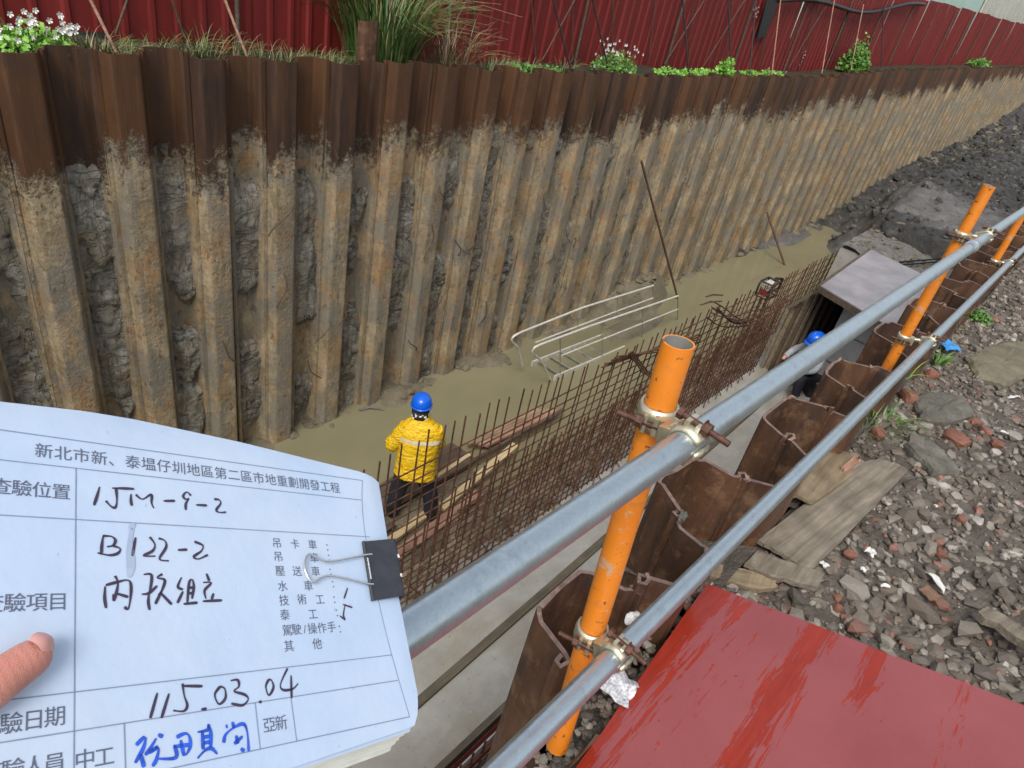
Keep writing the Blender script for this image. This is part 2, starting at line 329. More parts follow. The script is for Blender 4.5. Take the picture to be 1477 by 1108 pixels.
# ------------------------------------------------------------------ mesh collecting
class MB:
    def __init__(s): s.v = []; s.f = []; s.mi = []; s.sm = []
    def add(s, vs, fs, mi=0, smooth=False):
        k = len(s.v); s.v += [tuple(v) for v in vs]; s.f += [tuple(i + k for i in f) for f in fs]
        s.mi += [mi] * len(fs); s.sm += [smooth] * len(fs); return s
    def box(s, c, size, rot=None, mi=0, jit=0):
        vs = []
        for sx in (-.5, .5):
            for sy in (-.5, .5):
                for sz in (-.5, .5):
                    v = Vector((sx * size[0] + rnd.uniform(-jit, jit), sy * size[1] + rnd.uniform(-jit, jit), sz * size[2] + rnd.uniform(-jit, jit)))
                    vs.append((rot @ v if rot else v) + Vector(c))
        return s.add(vs, [(0, 1, 3, 2), (4, 6, 7, 5), (0, 4, 5, 1), (2, 3, 7, 6), (0, 2, 6, 4), (1, 5, 7, 3)], mi)
    def plank(s, a, b, w, t, up=(0, 0, 1), mi=0, jit=0):
        a = Vector(a); b = Vector(b); d = (b - a); L = d.length; d.normalize()
        y = Vector(up).cross(d).normalized(); z = d.cross(y)
        m = Matrix((d, y, z)).transposed()
        return s.box((a + b) / 2, (L, w, t), m, mi, jit)
    def tube(s, pts, r, n=8, caps=True, mi=0, smooth=True, hollow=0):
        pts = [Vector(p) for p in pts]; rs = r if isinstance(r, (list, tuple)) else [r] * len(pts)
        up = None; rings = []
        for i, p in enumerate(pts):
            d = (pts[min(i + 1, len(pts) - 1)] - pts[max(i - 1, 0)]).normalized()
            if up is None: up = d.orthogonal().normalized()
            up = (up - d * up.dot(d)).normalized(); side = d.cross(up)
            rings.append([p + (up * math.cos(2 * math.pi * k / n) + side * math.sin(2 * math.pi * k / n)) * rs[i] for k in range(n)])
        vs = [v for g in rings for v in g]; fs = []
        for i in range(len(pts) - 1):
            for k in range(n):
                a, b = i * n + k, i * n + (k + 1) % n; fs.append((a, b, b + n, a + n))
        s.add(vs, fs, mi, smooth)
        if hollow:
            for ring, c, sg in ((rings[0], pts[0], 1), (rings[-1], pts[-1], -1)):
                d = (pts[1] - pts[0]).normalized() * sg if sg > 0 else (pts[-2] - pts[-1]).normalized()
                inn = [c + (v - c) * hollow for v in ring]; deep = [v + d * rs[0] * 6 for v in inn]
                fs = [(k, (k + 1) % n, n + (k + 1) % n, n + k) for k in range(n)] + [(n + k, n + (k + 1) % n, 2 * n + (k + 1) % n, 2 * n + k) for k in range(n)] + [tuple(range(2 * n, 3 * n))]
                s.add(ring + inn + deep, fs[:n], mi + 1); s.add(ring + inn + deep, fs[n:], mi + 2, False)
        elif caps:
            s.add(rings[0], [tuple(range(n))], mi); s.add(rings[-1], [tuple(range(n))], mi)
        return s
    def loft(s, rings, mi=0, smooth=True, caps=True):
        n = len(rings[0]); fs = []
        for i in range(len(rings) - 1):
            for k in range(n):
                a, b = i * n + k, i * n + (k + 1) % n; fs.append((a, b, b + n, a + n))
        if caps: fs += [tuple(range(n)), tuple(range((len(rings) - 1) * n, len(rings) * n))]
        return s.add([v for g in rings for v in g], fs, mi, smooth)
    def mesh(s, name, mats, off=Vector()):
        me = bpy.data.meshes.new(name); me.from_pydata([tuple(Vector(v) - off) for v in s.v], [], s.f)
        for m in (mats if isinstance(mats, (list, tuple)) else [mats]): me.materials.append(m)
        me.polygons.foreach_set('material_index', s.mi); me.polygons.foreach_set('use_smooth', s.sm); me.update()
        bm = bmesh.new(); bm.from_mesh(me); bmesh.ops.recalc_face_normals(bm, faces=bm.faces); bm.to_mesh(me); bm.free()
        return me
    def build(s, name, mats, parent=None, **kw):
        off = wloc(parent) if parent else kw.pop('origin', None)
        if off is None:
            n = max(1, len(s.v)); off = Vector((sum(v[0] for v in s.v) / n, sum(v[1] for v in s.v) / n, min(v[2] for v in s.v)))
        o = bpy.data.objects.new(name, s.mesh(name, mats, off)); COL.objects.link(o)
        if parent: o.parent = parent
        else: o.location = off
        kw.pop('origin', None)
        return tag(o, **kw)
def wloc(o):
    v = Vector(o.location); p = o.parent
    while p: v += Vector(p.location); p = p.parent
    return v
def tag(o, label=None, cat=None, group=None, kind=None):
    if label: o['label'] = label
    if cat: o['category'] = cat
    if group: o['group'] = group
    if kind: o['kind'] = kind
    return o
def thing(name, label, cat, loc, group=None):
    o = bpy.data.objects.new(name, None); o.empty_display_size = .1; COL.objects.link(o); o.location = loc
    return tag(o, label, cat, group)
def inst(name, me, parent, loc, rot=None, scale=None, **kw):
    o = bpy.data.objects.new(name, me); COL.objects.link(o)
    if parent: o.parent = parent; o.location = Vector(loc) - wloc(parent)
    else: o.location = loc
    if rot: o.rotation_euler = rot
    if scale: o.scale = scale
    return tag(o, **kw)
def sheet(name, xs, ys, zf, mat, kind='structure', smooth=True):
    mb = MB(); ny = len(ys)
    vs = [(x, y, zf(x, y)) for x in xs for y in ys]
    fs = [(i * ny + j, (i + 1) * ny + j, (i + 1) * ny + j + 1, i * ny + j + 1) for i in range(len(xs) - 1) for j in range(ny - 1)]
    mb.add(vs, fs, 0, smooth); return mb.build(name, mat, kind=kind, origin=Vector())
def frange(a, b, st):
    n = max(1, int(round((b - a) / st))); return [a + (b - a) * i / n for i in range(n + 1)]
def skin(name, pts, edges, mat, parent, sub=2, root=0):
    me = bpy.data.meshes.new(name); off = wloc(parent)
    me.from_pydata([tuple(Vector(p[0]) - off) for p in pts], edges, [])
    o = bpy.data.objects.new(name + '_tmp', me); COL.objects.link(o)
    o.modifiers.new('s', 'SKIN'); sv = me.skin_vertices[0].data
    for i, p in enumerate(pts):
        r = p[1]; sv[i].radius = r if isinstance(r, tuple) else (r, r); sv[i].use_root = (i == root)
    m = o.modifiers.new('d', 'SUBSURF'); m.levels = sub; m.render_levels = sub
    dg = bpy.context.evaluated_depsgraph_get(); dg.update()
    nm = bpy.data.meshes.new_from_object(o.evaluated_get(dg)); nm.name = name
    bpy.data.objects.remove(o); nm.materials.clear(); nm.materials.append(mat)
    nm.polygons.foreach_set('use_smooth', [True] * len(nm.polygons))
    q = bpy.data.objects.new(name, nm); COL.objects.link(q); q.parent = parent; return q

# ================================================================== THE SETTING
PILE_Y = 6.27
TOPF = [(-5, -1.40), (2, -1.43), (5.6, -1.48), (9, -1.58), (12, -1.62), (19, -1.65), (24, -1.48), (49, -1.30), (90, -1.2)]
FBASE = [(-5, -1.5), (2, -1.54), (4, -1.65), (7.7, -1.73), (20, -1.86), (30, -1.62), (58, -1.45), (90, -1.3)]
WATER_Z = -6.05
def floor_z(x, y):
    if y < 3.0 and x < 14.5: return -7.0 + .05 * fbm(x * 2, y * 2)
    n = fbm(x * 1.1, y * 1.1, 3) * .5 + .5; n2 = fbm(x * 3.3, y * 3.3, 9)
    base = -6.30
    base += sstep(5.45, 6.05, y + .35 * fbm(x * .8, 1.3)) * (.12 + .33 * n) * (1 if x < 24 else 0)         # mud slumped at the wall foot
    d = math.hypot((x - 12.2) / 1.3, (y - 6.0) / .55); base += .62 * max(0, 1 - d * d)
    d = math.hypot((x - 11.3) / 1.9, (y - 5.3) / .42); base += .34 * max(0, 1 - d * d)
    if y < 4.7: base += .27 * sstep(4.7, 4.3, y) * sstep(7.2, 5.2, x)
    wall = interp([(0, base), (22, base), (24.2, -6.0), (31, -5.1), (41, -4.75), (52, -3.9), (64, -2.2), (75, -1.4)], x)
    mid = interp([(0, base), (16.35, base), (16.5, -4.2), (16.75, -3.78), (19, -3.62), (30, -3.85), (45, -3.9), (55, -3.5), (66, -1.7), (75, -1.3)], x - .35 * (y - 2.4))
    k_ = sstep(17.2, 22.5, x); z = lerp(mid, wall, sstep(lerp(3.15, 3.3, k_), lerp(3.6, 5.4, k_), y + .25 * fbm(x * .9, y * .9, 8)))
    rough = .05 if x < 20 else lerp(.05, .17, sstep(20, 22, x))
    z += n2 * rough * (.5 if x < 17 else 1) + (.10 * fbm(x * .9, y * .9, 5) if x > 18 else 0)
    if 16.5 < x < 23 and y < 4.2: z += .045 * math.sin(x * 10 + y * 5 + 3 * n)
    return z
sheet('trench_floor', frange(-4, 26, .11) + frange(26.2, 45, .22) + frange(46, 78, 1), frange(.7, 6.5, .10), floor_z, M['bed'])
# dark fill lies over the far end of the trench as its own skin of earth
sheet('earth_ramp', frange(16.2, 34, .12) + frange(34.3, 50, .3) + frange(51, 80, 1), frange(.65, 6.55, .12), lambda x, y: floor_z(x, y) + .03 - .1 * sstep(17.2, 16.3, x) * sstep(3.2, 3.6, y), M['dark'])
mb = MB(); mb.add([(-4, 3.3, WATER_Z), (25.5, 3.3, WATER_Z), (25.5, 6.36, WATER_Z), (-4, 6.36, WATER_Z)], [(0, 1, 2, 3)])
mb.build('trench_water', M['water'], kind='structure', origin=Vector((0, 0, WATER_Z)))

def bank_z(x, y):
    x_ = max(-3, min(x, 30))
    z = -1.80 - .045 * (x_ - 2) + .24 * sstep(-.15, -1.3, y) + .12 * sstep(-1.5, -5, y)
    if -2 < x < 20 and y > -7: z += .035 * fbm(x * 2.2, y * 2.2, 1) + .03 * fbm(x * 7, y * 7, 2)
    return z
sheet('near_bank_ground', [-90, -40, -15, -6] + frange(-3, 9, .06) + frange(9.2, 18, .25) + [20, 26, 40, 70, 160],
      [-160, -80, -40, -20, -12, -8, -6, -5] + frange(-4, .30, .06), bank_z, M['soil'])
def farbank_z(x, y):
    a = interp(TOPF, x) - .10; b = interp(FBASE, x) + .03
    return lerp(a, b, max(0, min(1, (y - 6.42) / .85))) + (.04 * fbm(x * 2, y * 2) if y < 8 else 0)
sheet('far_bank_ground', [-90, -40, -15] + frange(-6, 30, .25) + frange(31, 80, 1) + [100, 160], frange(6.42, 7.6, .12) + [8.5, 10, 14, 25, 60, 160], farbank_z, M['green'])
# bottom and end of the pit, out of sight: earth that closes it behind the camera
mb = MB(); mb.add([(-4.2, .3, -1.6), (-4.2, 6.5, -1.6), (-4.2, 6.5, -8), (-4.2, .3, -8)], [(0, 1, 2, 3)]); mb.build('pit_end', M['bed'], kind='structure')
mb = MB(); mb.add([(-4.2, .27, -1.72), (30, .27, -2.6), (30, .27, -8), (-4.2, .27, -8)], [(0, 1, 2, 3)]); mb.build('earth_face', M['soil'], kind='structure')

# ------------------------------------------------------------------ sheet piles
def profile(w, s, d, hook=True):
    h = [(.030, .006 * s), (.020, .022 * s), (-.004, .020 * s), (-.010, .002 * s), (.012, -.008 * s)] if hook else [(-.004, .0)]
    e = [(w - .014, .006 * s), (w + .004, .016 * s), (w + .018, .004 * s), (w + .012, -.016 * s), (w - .012, -.014 * s)] if hook else [(w + .004, 0)]
    return h + [(.03, .02 * s), (.165 * w, .80 * d * s), (.19 * w, .92 * d * s), (.225 * w, .985 * d * s), (.27 * w, d * s), (.5 * w, d * s * 1.01), (.73 * w, d * s), (.775 * w, .985 * d * s), (.81 * w, .92 * d * s), (.835 * w, .80 * d * s), (w - .03, .02 * s)] + e
def pile_mb(w, s, d, L, t=.013, hook=True, jit=0, nz=3):
    P = [Vector((a, b)) for a, b in profile(w, s, d, hook)]; A = []; B = []
    for i, p in enumerate(P):
        d1 = (P[min(i + 1, len(P) - 1)] - P[max(i - 1, 0)]).normalized(); nn = Vector((-d1.y, d1.x)) * t / 2
        A.append(p + nn); B.append(p - nn)
    n = len(P); mb = MB(); zs = [0, -.02] + [-L * k / nz for k in range(1, nz + 1)]; vs = []
    for k, z in enumerate(zs):
        for i in range(n):
            j = rnd.uniform(-jit, jit) if k == 0 else 0; vs.append((A[i].x, A[i].y, z + j)); vs.append((B[i].x, B[i].y, z + j))
    fs = []; m2 = 2 * n; cap = []
    for k in range(len(zs) - 1):
        for i in range(n - 1):
            a = k * m2 + 2 * i; fs.append((a, a + 2, a + 2 + m2, a + m2)); fs.append((a + 1, a + 1 + m2, a + 3 + m2, a + 3))
        a = k * m2; fs.append((a, a + m2, a + m2 + 1, a + 1)); a += m2 - 2; fs.append((a, a + 1, a + 1 + m2, a + m2))
    mb.add(vs, fs); mb.add(vs[:m2], [(2 * i, 2 * i + 1, 2 * i + 3, 2 * i + 2) for i in range(n - 1)], 1); return mb

WF, DF = .365, .132
far = thing('sheet_pile_wall', 'long far retaining wall of rusty mud caked sheet piles facing the trench water', 'retaining wall', (4, PILE_Y, -6.3))
var = {s: [pile_mb(WF, s, DF, 5.6, jit=.004).mesh('sheet_pile', [M['farpile'], M['rust']]) for _ in range(3)] for s in (1, -1)}
PH = 3.83 - 12 * WF                               # a front pan is centred at x = 4.02
pile_objs = []
for i in range(int((66 - PH) / WF)):
    x = PH + i * WF; s = -1 if i % 2 == 0 else 1
    o = inst('sheet_pile', rnd.choice(var[s]), far, (x, PILE_Y + rnd.uniform(-.012, .012) - .006 * max(0, min(x, 20) - 4), interp(TOPF, x) + rnd.uniform(-.028, .022) + (.25 if False else 0)))
    o.rotation_euler = (rnd.uniform(-.003, .003), rnd.uniform(-.004, .004), rnd.uniform(-.03, .03)); pile_objs.append((o, x, s))
# a short length of pile that stands up above the others
o = inst('sheet_pile', pile_mb(.26, -1, .05, 1.2, hook=False).mesh('sheet_pile', [M['nearpile'], M['rust']]), far, (5.05, 6.45, -1.12), label='short pile stub standing above the wall top')

def prof_y(u, s, d):   # pan surface height across the pile, u in 0..1
    if u < .19: return s * d * u / .19
    if u > .81: return s * d * (1 - u) / .19
    return s * d
for (o, x, s) in pile_objs:
    if x > 20: break
    seed = rnd.uniform(0, 100); py = wloc(o).y
    near = x < 9
    nx, nz = (16, 170) if near else (9, 80)
    if s > 0: u0, u1 = .06, .94; ztop = interp(TOPF, x) - rnd.uniform(.7, 1.2)
    else:
        continue
        u0, u1 = .1, .9; ztop = interp(TOPF, x) - rnd.uniform(1.3, 2.6)
    vs = []; zb = -6.12
    bare = rnd.uniform(-.20, .02); mid_u = rnd.uniform(.35, .65)
    for k in range(nz + 1):
        z = lerp(ztop, zb, k / nz)
        for j in range(nx + 1):
            u = lerp(u0, u1, j / nx); xx = x + u * WF
            surf = py + prof_y(max(0, min(1, u)), s, DF) - .0085
            n = fbm(xx * 3.1 + seed, z * 1.1, seed, 5); f = fbm(xx * 11, z * 7, seed + 5, 4); low = fbm(seed, z * .75, 2.2, 2)
            crk = abs(fbm(xx * 2.2 + seed, z * 3.6, 7 + seed, 2)); crack = max(0, 1 - crk / .055)
            lump = math.floor(fbm(xx * 4.5 + seed, z * 2.1, 4.4, 2) * 5) / 5
            if s > 0:
                slab_ = math.floor((z + .25 * n + .1 * math.sin(seed + 9 * u)) * 3.2 + seed); step = noise.cell(Vector((slab_ * 1.7, seed, 3)))
                face = py + .040 + .022 * n + .014 * f + .026 * step + .010 * lump + .03 * crack + .022 * max(0, 1 - abs(u - mid_u - .06 * n) / .05) + .17 * sstep(.06, .34, low + bare + .3 * n)
                edge = sstep(0, .10, k / nz) - 1; face += -.16 * edge * (0.6 + n)
                if z < -5.6: face += .10 * sstep(-5.6, -5.95, z) * (1 if seed % 1 < .5 else 0)
                y = min(face, surf + .02)
            else:
                th = .035 * n + .022 * f + .03 * lump - .022 - .03 * crack
                y = surf - th if th > 0 else surf + .012
            vs.append((xx, y, z))
    fs = [(k * (nx + 1) + j, k * (nx + 1) + j + 1, (k + 1) * (nx + 1) + j + 1, (k + 1) * (nx + 1) + j) for k in range(nz) for j in range(nx)]
    mb = MB(); mb.add(vs, fs, 0, True)
    me = mb.mesh('clay_residue', M['clay'] if s > 0 else M['farpile'], wloc(o)); c = bpy.data.objects.new('clay_residue', me); COL.objects.link(c); c.parent = o
    c.rotation_euler = tuple(-a for a in o.rotation_euler)
# roots and bent wires caught on the wall face
mb = MB()
for i in range(26):
    x = rnd.uniform(2.2, 12); z = rnd.uniform(-5.2, -2.8); y = PILE_Y - DF - .025; L = rnd.uniform(.12, .5); a = rnd.uniform(-.9, .9)
    pts = [(x + math.sin(a) * L * t + .04 * math.sin(5 * t + i), y - .03 * math.sin(3.1 * t), z - math.cos(a) * L * t) for t in (0, .25, .5, .75, 1)]
    mb.tube(pts, rnd.uniform(.005, .010), 5)
mb.build('root', M['darkwood'], far, kind='stuff')

# near wall, seen from above
nw = thing('sheet_pile_wall', 'near retaining wall of dark rusty sheet piles with cut tops under the guard rail', 'retaining wall', (2, .42, -6.3))
KN = [(-1.6, .42, -1.6), (-1.2, .42, -1.6), (-.8, .42, -1.6), (-.4, .42, -1.6), (0, .42, -1.6), (.38, .42, -1.6), (.745, .42, -1.59), (1.11, .42, -1.59), (1.475, .43, -1.56), (1.79, .485, -1.50), (2.18, .44, -1.50), (2.62, .43, -1.55), (3.10, .42, -1.58), (3.46, .42, -1.60), (3.86, .42, -1.61), (4.28, .42, -1.60)]
while KN[-1][0] < 16: KN.append((KN[-1][0] + .4, .41, -1.62 - .012 * (KN[-1][0] - 4)))
SIDE = {7: 1}                                    # the pan from 1.11 to 1.475 opens to the bank, flange on the trench side
fills = MB()
for i, (a, b) in enumerate(zip(KN, KN[1:])):
    if i < 6: continue                           # the row starts where the trench mouth begins
    s = 1 if (i - 7) % 2 == 0 else -1
    w = math.hypot(b[0] - a[0], b[1] - a[1]); me = pile_mb(w, s, .155 if s > 0 else .13, 5.8, .014, True, .010).mesh('sheet_pile', [M['nearpile'], M['edge']])
    zt = max(a[2], b[2]) if i not in (6, 9) else (-1.49 if i == 9 else -1.93)
    o = inst('sheet_pile', me, nw, (a[0], a[1], zt + rnd.uniform(-.012, .012))); o.rotation_euler = (rnd.uniform(-.008, .008), 0, math.atan2(b[1] - a[1], b[0] - a[0]))
    if s > 0: fills.add([(a[0], .28, zt - .24), (b[0], .28, zt - .24), (b[0] - .05, a[1] + .13, zt - .42), (a[0] + .05, a[1] + .13, zt - .42)], [(0, 1, 2, 3)])
fills.build('pan_soil', M['soil'], kind='structure', origin=Vector())

# ------------------------------------------------------------------ slab and its battens
mb = MB(); mb.box((4.6, 2.49, -6.2), (17.2, 1.50, .40)); sl_ = mb.build('base_slab', M['conc'], kind='structure')
mb = MB(); mb.plank((2.2, 2.24, -5.978), (10.9, 2.47, -5.978), .085, .045)
mb.build('timber_batten', M['batten'], label='long thin brown batten lying along the concrete slab', cat='batten')
mb = MB(); mb.plank((-1, 1.70, -6.05), (10.5, 1.715, -6.05), .06, .13)
mb.build('timber_batten', M['batten'], label='dark edge board along the slab side beside the near piles', cat='batten')
mb = MB(); mb.box((4, 1.2, -6.9), (18, 1.0, .1)); mb.build('pit_floor', M['bed'], kind='structure')

# ------------------------------------------------------------------ red fence on the far bank
FY = 7.3
fe = thing('hoarding_fence', 'long dark red corrugated metal hoarding above the far pile wall', 'fence', (10, FY, -1.6))
def panel_mesh():
    mb = MB(); pts = []; n = 4; p = 1.0 / n
    for i in range(n):
        x = i * p; pts += [(x, 0), (x + .105, 0), (x + .125, -.028), (x + .165, -.028), (x + .185, 0)]
    pts.append((1.006, 0)); vs = []; zs = [0, .7, 1.4, 2.1]
    for z in zs:
        for a, b in pts: vs.append((a, b - .002 * rnd.random(), z))
        for a, b in pts: vs.append((a, b + .003, z))
    m = len(pts); fs = []
    for k in range(len(zs) - 1):
        for i in range(m - 1):
            a = k * 2 * m + i; fs.append((a, a + 1, a + 1 + 2 * m, a + 2 * m)); a += m; fs.append((a, a + 2 * m, a + 1 + 2 * m, a + 1))
    mb.add(vs, fs); return mb.mesh('fence_panel', M['fence'])
pm = [panel_mesh() for _ in range(3)]
x = -2.0; k = 0
while x < 70:
    o = inst('fence_panel', rnd.choice(pm), fe, (x, FY + (k % 2) * .004 + rnd.uniform(-.01, .01), interp(FBASE, x) + rnd.uniform(-.02, .03))); o.rotation_euler = (rnd.uniform(-.015, .02), rnd.uniform(-.012, .012), rnd.uniform(-.012, .012))
    x += .985; k += 1
x = 1.2
while x < 68:
    zb = interp(FBASE, x); mb = MB(); mb.tube([(x, FY - .06, zb - .15), (x, FY - .06, zb + 2.0)], .024, 8); mb.build('fence_post', M['darkwood'], fe); x += 2.95
for xa in [1.35, 3.3, 5.9, 7.4, 8.6, 9.6, 10.7, 12.0, 13.4, 15, 17, 19.5, 22]:
    zb = interp(FBASE, xa); dx = rnd.uniform(.45, .8); mb = MB()
    mb.tube([(xa - dx * .6, FY - .09, zb + 1.9), (xa + dx * .6, FY - .085, zb + .1)], .011, 6)
    mb.build('brace', M['darkwood'], fe)
    if rnd.random() < .75:
        mb = MB(); mb.tube([(xa + dx, FY - .115, zb + 1.9), (xa - dx * .8, FY - .11, zb + .12)], .011, 6); mb.build('brace', M['darkwood'], fe)
for xa, dx, m in [(2.55, .35, 'pinkwood'), (3.75, .3, 'pinkwood'), (8.9, .5, 'black'), (9.9, .5, 'black'), (14.4, .2, 'black'), (15.4, -.2, 'black'), (16.6, -.3, 'pinkwood'), (19.8, -.5, 'pinkwood'), (22.0, -.6, 'pinkwood'), (24.5, .1, 'black'), (12.6, .25, 'black')]:
    zb = interp(FBASE, xa); mb = MB(); mb.tube([(xa - dx, FY - .13, zb + 1.75), (xa + dx * .3, 6.55, interp(TOPF, xa) - .06)], .014, 6)
    mb.build('stay_rod', M[m], fe)
for (px, py, w, h) in [(1090, 16, .30, .22), (1158, 82, .28, .4), (594, 10, .06, .06)]:
    c = ony(px, py, FY - .034); mb = MB()
    for j in range(9): mb.box(c + Vector((rnd.uniform(-w, w) / 2, 0, rnd.uniform(-h, h) / 2)), (rnd.uniform(.03, .09), .003, rnd.uniform(.02, .05)))
    mb.build('paint_mark', M['graf'], fe)
a, b = ony(1120, 0, FY - .06), ony(1330, 8, FY - .06)
mb = MB(); mb.tube([a.lerp(b, t) + Vector((0, -.05, .1 * math.sin(9 * t) - .12 * math.sin(3.14 * t))) for t in [i / 12 for i in range(13)]], .05, 8)
mb.build('black_hose', M['black'], label='black hose slung along the top of the red hoarding', cat='hose', origin=a)
mb = MB(); q = [ony(*p, FY - .10) for p in ((1106, 0), (1124, 0), (1116, 22), (1104, 52), (1092, 56), (1099, 30))]
mb.add([v for v in q] + [v + Vector((0, .03, 0)) for v in q], [(0, 1, 2, 5), (5, 2, 3, 4), (6, 11, 8, 7), (11, 10, 9, 8), (0, 6, 7, 1), (1, 7, 8, 2), (2, 8, 9, 3), (3, 9, 10, 4), (4, 10, 11, 5), (5, 11, 6, 0)])
mb.build('torn_netting', M['black'], label='torn black netting hanging down the front of the red hoarding', cat='netting')

# pale sheet-metal shed beyond the hoarding
sh = thing('metal_shed', 'pale green and beige corrugated shed rising behind the red hoarding', 'shed', (40, 9.5, -1.6))
mb = MB(); mb.box((39, 10.6, .9), (21, 2, 5)); mb.build('green_wall', M['mint'], sh)
for i in range(26):
    mb = MB(); mb.box((50.1 + i * .75, 9.56, 1.0), (.62, .08, 5.2)); mb.build('wall_sheet', M['pale'], sh)
mb = MB(); mb.box((59.6, 10.7, .95), (20, 2.1, 5.1)); mb.build('pale_wall', M['pale'], sh)

# ------------------------------------------------------------------ plants
def blade(mb, p, h, lean, az, w, droop=1.0, mi=0, n=5):
    d = Vector((math.cos(az), math.sin(az), 0)); sd_ = Vector((-d.y, d.x, 0)) * w
    pts = []
    for i in range(n + 1):
        t = i / n; pts.append(Vector(p) + d * (lean * t + droop * h * .45 * t ** 3) + Vector((0, 0, h * (t - .38 * droop * t ** 3))))
    vs = []
    for i, q in enumerate(pts):
        ww = (1 - (i / n) ** 1.6) * .9 + .06; vs += [q - sd_ * ww, q + sd_ * ww + Vector((0, 0, w * .3))]
    mb.add(vs, [(2 * i, 2 * i + 1, 2 * i + 3, 2 * i + 2) for i in range(n)], mi, True)
def leaf(mb, p, s, mi=0):
    az = rnd.uniform(0, 6.28); el = rnd.uniform(-.2, .9); d = Vector((math.cos(az) * math.cos(el), math.sin(az) * math.cos(el), math.sin(el)))
    y = d.orthogonal().normalized() * s * .38; p = Vector(p)
    mb.add([p, p + d * s * .5 + y, p + d * s, p + d * s * .5 - y], [(0, 1, 2, 3)], mi)
def grass(px_x, y, z, n, h, spread, label, mat, w=.007, group=None, dry=0, name='grass_tuft'):
    t = thing(name, label, 'grass', (px_x, y, z), group); mb = MB(); m2 = MB()
    for i in range(n):
        a = rnd.uniform(0, 6.28); r = spread * math.sqrt(rnd.random()) * .5
        blade(m2 if rnd.random() < dry else mb, (px_x + r * math.cos(a), y + r * math.sin(a) * .6, z - .02), h * rnd.uniform(.5, 1.1), spread * rnd.uniform(.1, .5), a + rnd.uniform(-.6, .6), w * rnd.uniform(.7, 1.3), rnd.uniform(.3, 1.25))
    mb.build('blades', mat, t, kind='stuff')
    if m2.v: m2.build('dry_blades', M['straw'], t, kind='stuff')
    return t
def weed(x, y, z, rx, h, n, fl, label, mat='leaf', ls=.05, group=None, name='weed'):
    t = thing(name, label, 'plant', (x, y, z), group); mb = MB(); st = MB(); pe = MB()
    for i in range(max(5, n // 22)):
        a = rnd.uniform(0, 6.28); r = rx * math.sqrt(rnd.random()); st.tube([(x + r * .3 * math.cos(a), y + r * .3 * math.sin(a), z - .03), (x + r * math.cos(a), y + .6 * r * math.sin(a), z + h * rnd.uniform(.4, .95))], .004, 4)
    for i in range(n):
        a = rnd.uniform(0, 6.28); r = rx * math.sqrt(rnd.random()); hh = h * (1 - .7 * (r / rx) ** 2) * rnd.random() ** .7
        hh *= .75 + .4 * fbm(x + r * math.cos(a) * 6, y + r * 5 * math.sin(a), i * .01)
        leaf(mb, (x + r * math.cos(a), y + .65 * r * math.sin(a), z + hh), ls * rnd.uniform(.6, 1.3))
    mb.build('foliage', M[mat], t, kind='stuff'); st.build('stem', M['blade'], t, kind='stuff')
    for i in range(fl):
        a = rnd.uniform(0, 6.28); r = rx * math.sqrt(rnd.random()) * 1.1; c = Vector((x + r * math.cos(a), y + .65 * r * math.sin(a) - .05, z + h * rnd.uniform(.55, 1.25)))
        for q in range(5):
            aa = q * 1.2566 + i; d = Vector((math.cos(aa), -.5, math.sin(aa))) * .019; e = Vector((-math.sin(aa), 0, math.cos(aa))) * .009
            pe.add([c, c + d + e, c + d * 1.3, c + d - e], [(0, 1, 2, 3)])
    if fl: pe.build('flowers', M['petal'], t, kind='stuff')
    return t
def fz(x, y=6.75): return farbank_z(x, y)
p = ony(562, 88, 6.75); grass(p.x - .05, 6.8, fz(p.x), 420, 1.5, .95, 'tall green clump of arching grass above the short pile stub', M['blade'], .009, dry=.12, name='tall_grass')
p = ony(650, 92, 6.7); grass(p.x, 6.75, fz(p.x), 130, .75, .7, 'dry arching reddish grass at the right of the tall clump', M['straw'], .006)
p = ony(40, 70, 6.65); weed(p.x, 6.62, fz(p.x, 6.6), .34, .22, 520, 46, 'bright green weed with white flowers at the left end of the wall top', 'lime', .05)
p = ony(885, 104, 6.65); weed(p.x, 6.65, fz(p.x, 6.6) + .02, .48, .36, 700, 42, 'rounded green weed dotted with white flowers before the red hoarding', 'leaf', .05)
p = ony(1228, 104, 6.7); weed(p.x, 6.7, fz(p.x), .55, .95, 900, 0, 'upright leafy green bush growing against the red hoarding', 'leaf', .10, name='bush')
p = ony(1412, 92, 6.8); weed(p.x, 6.75, fz(p.x), .75, .5, 420, 0, 'small round bush at the far end of the wall top', 'leaf', .12, name='bush')
p = ony(1043, 104, 6.65); weed(p.x, 6.62, fz(p.x), .22, .40, 260, 0, 'small upright leafy sapling right of the flowering weed', 'lime', .08)
for px, wl in ((995, 'bright strip of low weeds left of the upright sapling'), (1085, 'bright strip of low weeds right of the upright sapling'), (1115, 'low weeds with few white flowers right of the sapling'), (750, 'sparse low green weeds right of the dry reddish grass'), (790, 'sparse low weeds halfway between dry grass and flowering weed'), (965, 'thick low weeds just right of the white flowered weed'), (1018, 'low weeds close at the left foot of the sapling')):
    p = ony(px, 106, 6.62); weed(p.x, 6.6, fz(p.x, 6.6), .38, .14, 240, 5 if px > 1100 else 0, wl, 'lime' if px > 900 else 'leaf', .05, 'low weeds along the far wall top')
for px in (118, 135, 152, 170, 190, 235, 262, 290, 340, 368, 400, 430, 455, 480, 705, 730, 770, 815):
    p = ony(px, 92, 6.62); grass(p.x, 6.55 + rnd.random() * .2, fz(p.x, 6.6), 46, rnd.uniform(.16, .34), .4, 'small straggling tuft of half dry grass on the far wall top', M['blade'], .0045, 'grass tufts along the far wall top', .5)

